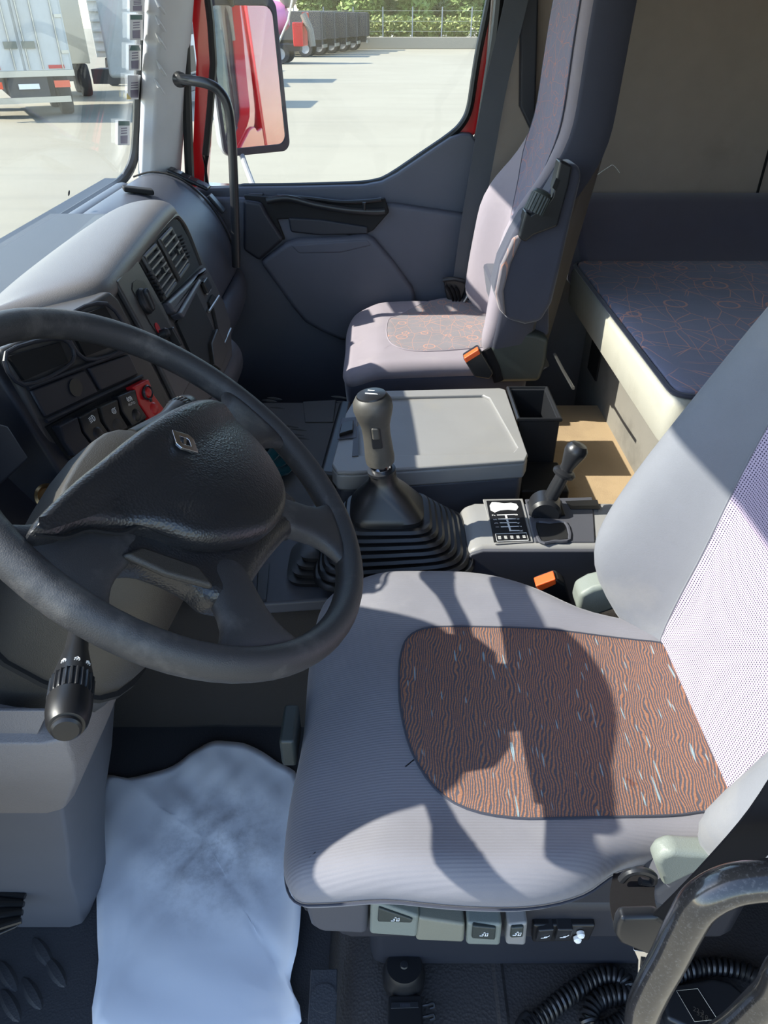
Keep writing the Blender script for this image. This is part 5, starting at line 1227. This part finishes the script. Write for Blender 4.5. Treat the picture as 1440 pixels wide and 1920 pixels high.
def trailer(u, v, ang, paint, label, W=2.5, Ht=3.0, L=9, floor_h=1.05, rear=True, corr=False):
    """box body seen from behind; d points forward from the rear face"""
    base, d, s_ = truck_frame(u, ang)
    T = thing('box_truck', label, 'truck', tuple(base), 'parked white box trucks')
    up = V((0, 0, 1))
    def bx_(l0, l1, q0, q1, h0, h1): return obox(base + d*(l0+l1)/2 + s_*(q0+q1)/2 + up*(h0+h1)/2, d*(l1-l0)/2, s_*(q1-q0)/2, up*(h1-h0)/2)
    body = part('box_body', bx_(.06, L, -W/2, W/2, floor_h, floor_h+Ht), M[paint], T, bevel=.02)
    if rear:
        for sd in (-1, 1):
            q0, q1 = sorted((sd*.03, sd*(W/2-.06)))
            dr = part('rear_door', bx_(.0, .06, q0, q1, floor_h+.12, floor_h+Ht-.05), M[paint], T, bevel=.01)
            for k in (.18, .62, .92):
                part('lock_rod', tube([base + s_*(q0+(q1-q0)*k) + d*-.03 + up*(floor_h+.15), base + s_*(q0+(q1-q0)*k) + d*-.03 + up*(floor_h+1.5), base + s_*(q0+(q1-q0)*k) + d*-.03 + up*(floor_h+Ht-.1)], .022, 6), M['steel'], dr)
            for hgt in (.5, 1.3, 2.2):
                part('hinge', bx_(-.03, .0, sd*(W/2-.22), sd*(W/2-.03), floor_h+hgt, floor_h+hgt+.07), M['steel'], dr)
            part('door_latch', bx_(-.05, 0, sd*.22-.16, sd*.22+.16, floor_h+.62, floor_h+.78), M['khaki'], dr)
            part('tail_lamp', bx_(-.06, .0, sd*.85-.2, sd*.85+.2, floor_h-.28, floor_h-.12), M['redlamp'], T)
            part('reflector', bx_(-.03, .0, sd*.8-.2, sd*.8+.2, floor_h+.16, floor_h+.24), M['red'], T)
        part('rear_sill', bx_(-.02, .1, -W/2, W/2, floor_h-.02, floor_h+.12), M['steel'], T)
        part('under_bar', bx_(-.05, .05, -1.0, 1.0, .42, .56), M['steel'], T)
        part('plate', bx_(-.04, -.02, -.26, .26, floor_h-.30, floor_h-.18), M['white'], T)
    if corr:
        for k in range(9): part('panel_rib', bx_(-.02, .05, -W/2+.05, W/2-.05, floor_h+.2+.32*k, floor_h+.26+.32*k), M[paint], T)
    part('chassis', bx_(.05, L, -.5, .5, .55, floor_h), M['chassis'], T)
    add_wheels(T, base, d, s_, [(1.4, 1.0), (1.4, -1.0), (L-.8, 1.0), (L-.8, -1.0)])
    return T
A90 = math.radians(90)
trailer((-9.56, 22.48, GZ), 0, math.radians(118), 'whitepaint', 'white box truck with rear doors and orange tail lamps seen through windscreen', W=2.45, L=4.5)
trailer((-11.0, 28.3, GZ), 0, math.radians(116), 'creampaint', 'cream box truck standing beside the orange-lamped truck', W=2.3, L=4, rear=False)
trailer((-10.0, 33.6, GZ), 0, math.radians(100), 'whitepaint', 'white ribbed box truck next to the windscreen pillar', W=2.6, L=6, rear=False, corr=True)
# ---- mixer truck beyond the side window
def bx3(base, d, s_, l0, l1, q0, q1, h0, h1): return obox(base + d*(l0+l1)/2 + s_*(q0+q1)/2 + V((0, 0, (h0+h1)/2)), d*(l1-l0)/2, s_*(q1-q0)/2, V((0, 0, (h1-h0)/2)))
base, d, s_ = truck_frame(at(566, 119, Z=GZ), math.radians(176))
mt = thing('mixer_truck', 'concrete mixer truck with pink drum and red rear parked across the yard', 'truck', tuple(base))
k0 = base + d*1.6 + V((0, 0, 2.3)); kx = (d*1.0 + V((0, 0, -.16))).normalized()
part('mixer_drum', lathe([(.55, -.9), (.7, -.7), (1.15, .6), (1.35, 1.6), (1.3, 2.6), (.9, 3.6), (.5, 4.0)], k0, kx, 28), M['pink'], mt)
part('chassis', bx3(base, d, s_, 0, 7.5, -.5, .5, .65, 1.0), M['chassis'], mt)
part('rear_frame', bx3(base, d, s_, -.3, .3, -.9, .9, .9, 2.1), M['red'], mt, bevel=.05)
part('rear_post', bx3(base, d, s_, -.5, -.2, -.5, .3, 1.9, 2.6), M['red'], mt, bevel=.05)
part('chute', tube([base + d*-.3 + s_*.4 + V((0, 0, 2.5)), base + d*-.7 + s_*.5 + V((0, 0, 1.7)), base + d*-.8 + s_*.5 + V((0, 0, .9))], .2, 10), M['boxboard'], mt)
part('ladder', tube([base + d*1.2 + s_*1.1 + V((0, 0, 1.0)), base + d*.5 + s_*1.0 + V((0, 0, 2.2)), base + d*.2 + s_*.9 + V((0, 0, 3.2))], .07, 6), M['steel'], mt)
part('water_tank', lathe([(.0, 0), (.3, .02), (.3, 1.1), (0, 1.12)], base + d*1.3 + s_*1.0 + V((0, 0, 1.35)), d, 16), M['steel'], mt)
part('hopper', lathe([(.25, 0), (.7, .6), (.72, .7), (.6, .62)], base + d*.6 + V((0, 0, 2.8)), (0, 0, 1), 16), M['khaki'], mt)
add_wheels(mt, base, d, s_, [(1.1, 1.0), (1.1, -1.0), (2.5, 1.0), (2.5, -1.0), (6.5, 1.0), (6.5, -1.0)], .52)
# ---- row of dark trucks further back
for i in range(5):
    base, d, s_ = truck_frame(V((-4.3+.72*i, 61.5+3.1*i, GZ)), math.radians(176))
    T = thing('dark_truck', ('dark grey truck parked right behind the red mixer rear', 'second dark truck in the row beyond the mixer', 'middle dark truck in the row toward the hedge', 'dark truck next to last before the hedge', 'farthest dark truck of the row at the hedge')[i], 'truck', tuple(base), 'row of dark parked trucks')
    part('truck_body', bx3(base, d, s_, .0, 6, -1.2, 1.2, 1.0, 2.7), M['chassis'], T, bevel=.06)
    part('tailgate', bx3(base, d, s_, -.06, .0, -1.1, 1.1, 1.05, 2.6), M['greydark'], T, bevel=.03)
    for sd in (-.7, 0, .7): part('tailgate_rib', bx3(base, d, s_, -.12, -.05, sd-.06, sd+.06, 1.1, 2.6), M['chassis'], T)
    part('rear_bar', bx3(base, d, s_, -.1, 0, -1.1, 1.1, .55, .75), M['steel'], T)
    part('chassis', bx3(base, d, s_, .1, 6, -.45, .45, .6, 1.0), M['chassis'], T)
    add_wheels(T, base, d, s_, [(1.2, 1.0), (1.2, -1.0), (5, 1.0), (5, -1.0)])
# ---- trucks whose shadows stripe the yard behind the mirror
for i, (u, v) in enumerate(((392, 196), (400, 160), (405, 135))):
    base, d, s_ = truck_frame(at(u, v, Z=GZ) + V((1.0 if i == 1 else -.5, 2.5 if i == 1 else 0, 0)), math.radians(178))
    T = thing('tractor_truck', ('nearest pale truck hidden behind the mirror', 'middle pale truck hidden behind the mirror', 'farther pale truck hidden behind the mirror')[i], 'truck', tuple(base), 'pale trucks behind the mirror')
    part('cab', bx3(base, d, s_, .0, 2.2, -1.2, 1.2, .8, 3.3), M['whitepaint'], T, bevel=.12, seg=3)
    part('windscreen', bx3(base, d, s_, -.02, .02, -1.05, 1.05, 1.9, 2.9), M['dark'], T, bevel=.05)
    part('bumper', bx3(base, d, s_, -.15, .3, -1.2, 1.2, .4, .8), M['greydark'], T, bevel=.04)
    part('grille', bx3(base, d, s_, -.03, .02, -.8, .8, .9, 1.6), M['black'], T)
    part('chassis', bx3(base, d, s_, .3, 3, -.45, .45, .6, 1.0), M['chassis'], T)
    add_wheels(T, base, d, s_, [(1.0, 1.0), (1.0, -1.0)])
# ---- boundary wall, fence, hedge, trees
y0w = at(800, 92, Z=GZ).y
xa, xb = -8.5, 24
bw = thing('boundary_wall', 'low stone boundary wall along the far edge of the yard', 'wall', (8, y0w, GZ))
M['stone'] = plastic('rough_stone', (150, 142, 128), .9, 0, var=.3)
part('wall_body', box(xa, xb, y0w, y0w+.4, GZ, GZ+.9), M['stone'], bw, bevel=.05)
fx = xa + .6; nfp = 0
ft = thing('wire_fence', 'pale wire fence on thin posts above the far stone wall', 'fence', (8, y0w+.2, GZ+.9))
while fx < xb:
    part('fence_post', box(fx-.05, fx+.05, y0w+.15, y0w+.25, GZ+.9, GZ+3.1), M['mirrorgrey'], ft); fx += 2.6
for k in range(3):
    part('fence_wire', box(xa, xb, y0w+.19, y0w+.205, GZ+1.3+.75*k, GZ+1.32+.75*k), M['steel'], ft)
def leaves(cs_, n, size, seed):
    rnd = random.Random(seed); v, f = [], []
    for k in range(n):
        c, r = cs_[rnd.randrange(len(cs_))]
        while True:
            p = V((rnd.uniform(-1, 1), rnd.uniform(-1, 1), rnd.uniform(-1, 1)))
            if .25 < p.length < 1: break
        q = V(c) + V((p.x*r[0], p.y*r[1], p.z*r[2])); a = V((rnd.gauss(0, 1), rnd.gauss(0, 1), rnd.gauss(0, 1))).normalized(); b = a.orthogonal().normalized()
        s2_ = size*rnd.uniform(.6, 1.4); m = len(v)
        v += [q-a*s2_, q+b*s2_*.5, q+a*s2_, q-b*s2_*.5]; f.append((m, m+1, m+2, m+3))
    return v, f
hd_ = [((x, y0w+1.5, GZ+1.55), (1.0, .8, .95)) for x in [xa + .8*k for k in range(int((xb-xa)/.8))]]
o = part('hedge', leaves(hd_, 9000, .16, 3), M['hedge'], None, smooth=False); o['kind'] = 'stuff'; o['label'] = 'clipped yellow-green hedge behind the far wire fence'; o['category'] = 'hedge'
tl = ['dense dark green tree behind the dark truck row', 'bright green tree second from the truck row', 'broad yellow-green tree in the middle of the window', 'dark green tree right of the broad yellow-green one', 'light green tree near the right window edge', 'tall dark tree farthest right beyond the window frame', 'dark tree left above the mixer truck']
tl += ['far dark tree in the back row, left of centre', 'far dark tree in the back row above the hedge middle', 'far dark tree in the back row, right of centre', 'far dark tree in the back row near the window frame', 'far dark tree in the back row above the truck row']
for i, (x, y, h, mat_) in enumerate(((-6.8, 7, 8, 'leaf2'), (-2, 6, 7, 'leaf1'), (2.8, 6, 6.5, 'leaf1'), (7.6, 6.5, 8, 'leaf2'), (12.4, 6, 7, 'leaf1'), (17.6, 6, 9, 'leaf2'), (-12, 9, 9, 'leaf2'), (.4, 12, 9, 'leaf2'), (5.6, 12, 9, 'leaf2'), (10.8, 12, 9, 'leaf2'), (16, 12.5, 9, 'leaf2'), (-4.8, 12.5, 9, 'leaf2'))):
    b = V((x, y0w+y, GZ)); T = thing('broadleaf_tree', tl[i], 'tree', tuple(b), 'trees behind the hedge')
    part('trunk', tube([b, b + V((.1, 0, h*.3)), b + V((0, 0, h*.6))], [.3, .22, .12], 10), M['bark'], T)
    rnd = random.Random(i); cs_ = [((b.x+rnd.uniform(-1.2, 1.2), b.y+rnd.uniform(-1.2, 1.2), GZ+h*(.22+.62*_/13)), (1.35, 1.3, 1.0)) for _ in range(14)]
    part('crown', leaves(cs_, 9000, .27, i+20), M[mat_], T, smooth=False)
    # inner branches give the crown body
    for _ in range(4):
        c = cs_[_][0]; part('branch', tube([b + V((0, 0, h*.4)), b.lerp(V(c), .5) + V((0, 0, h*.2)), V(c)], [.12, .08, .03], 6), M['bark'], T)
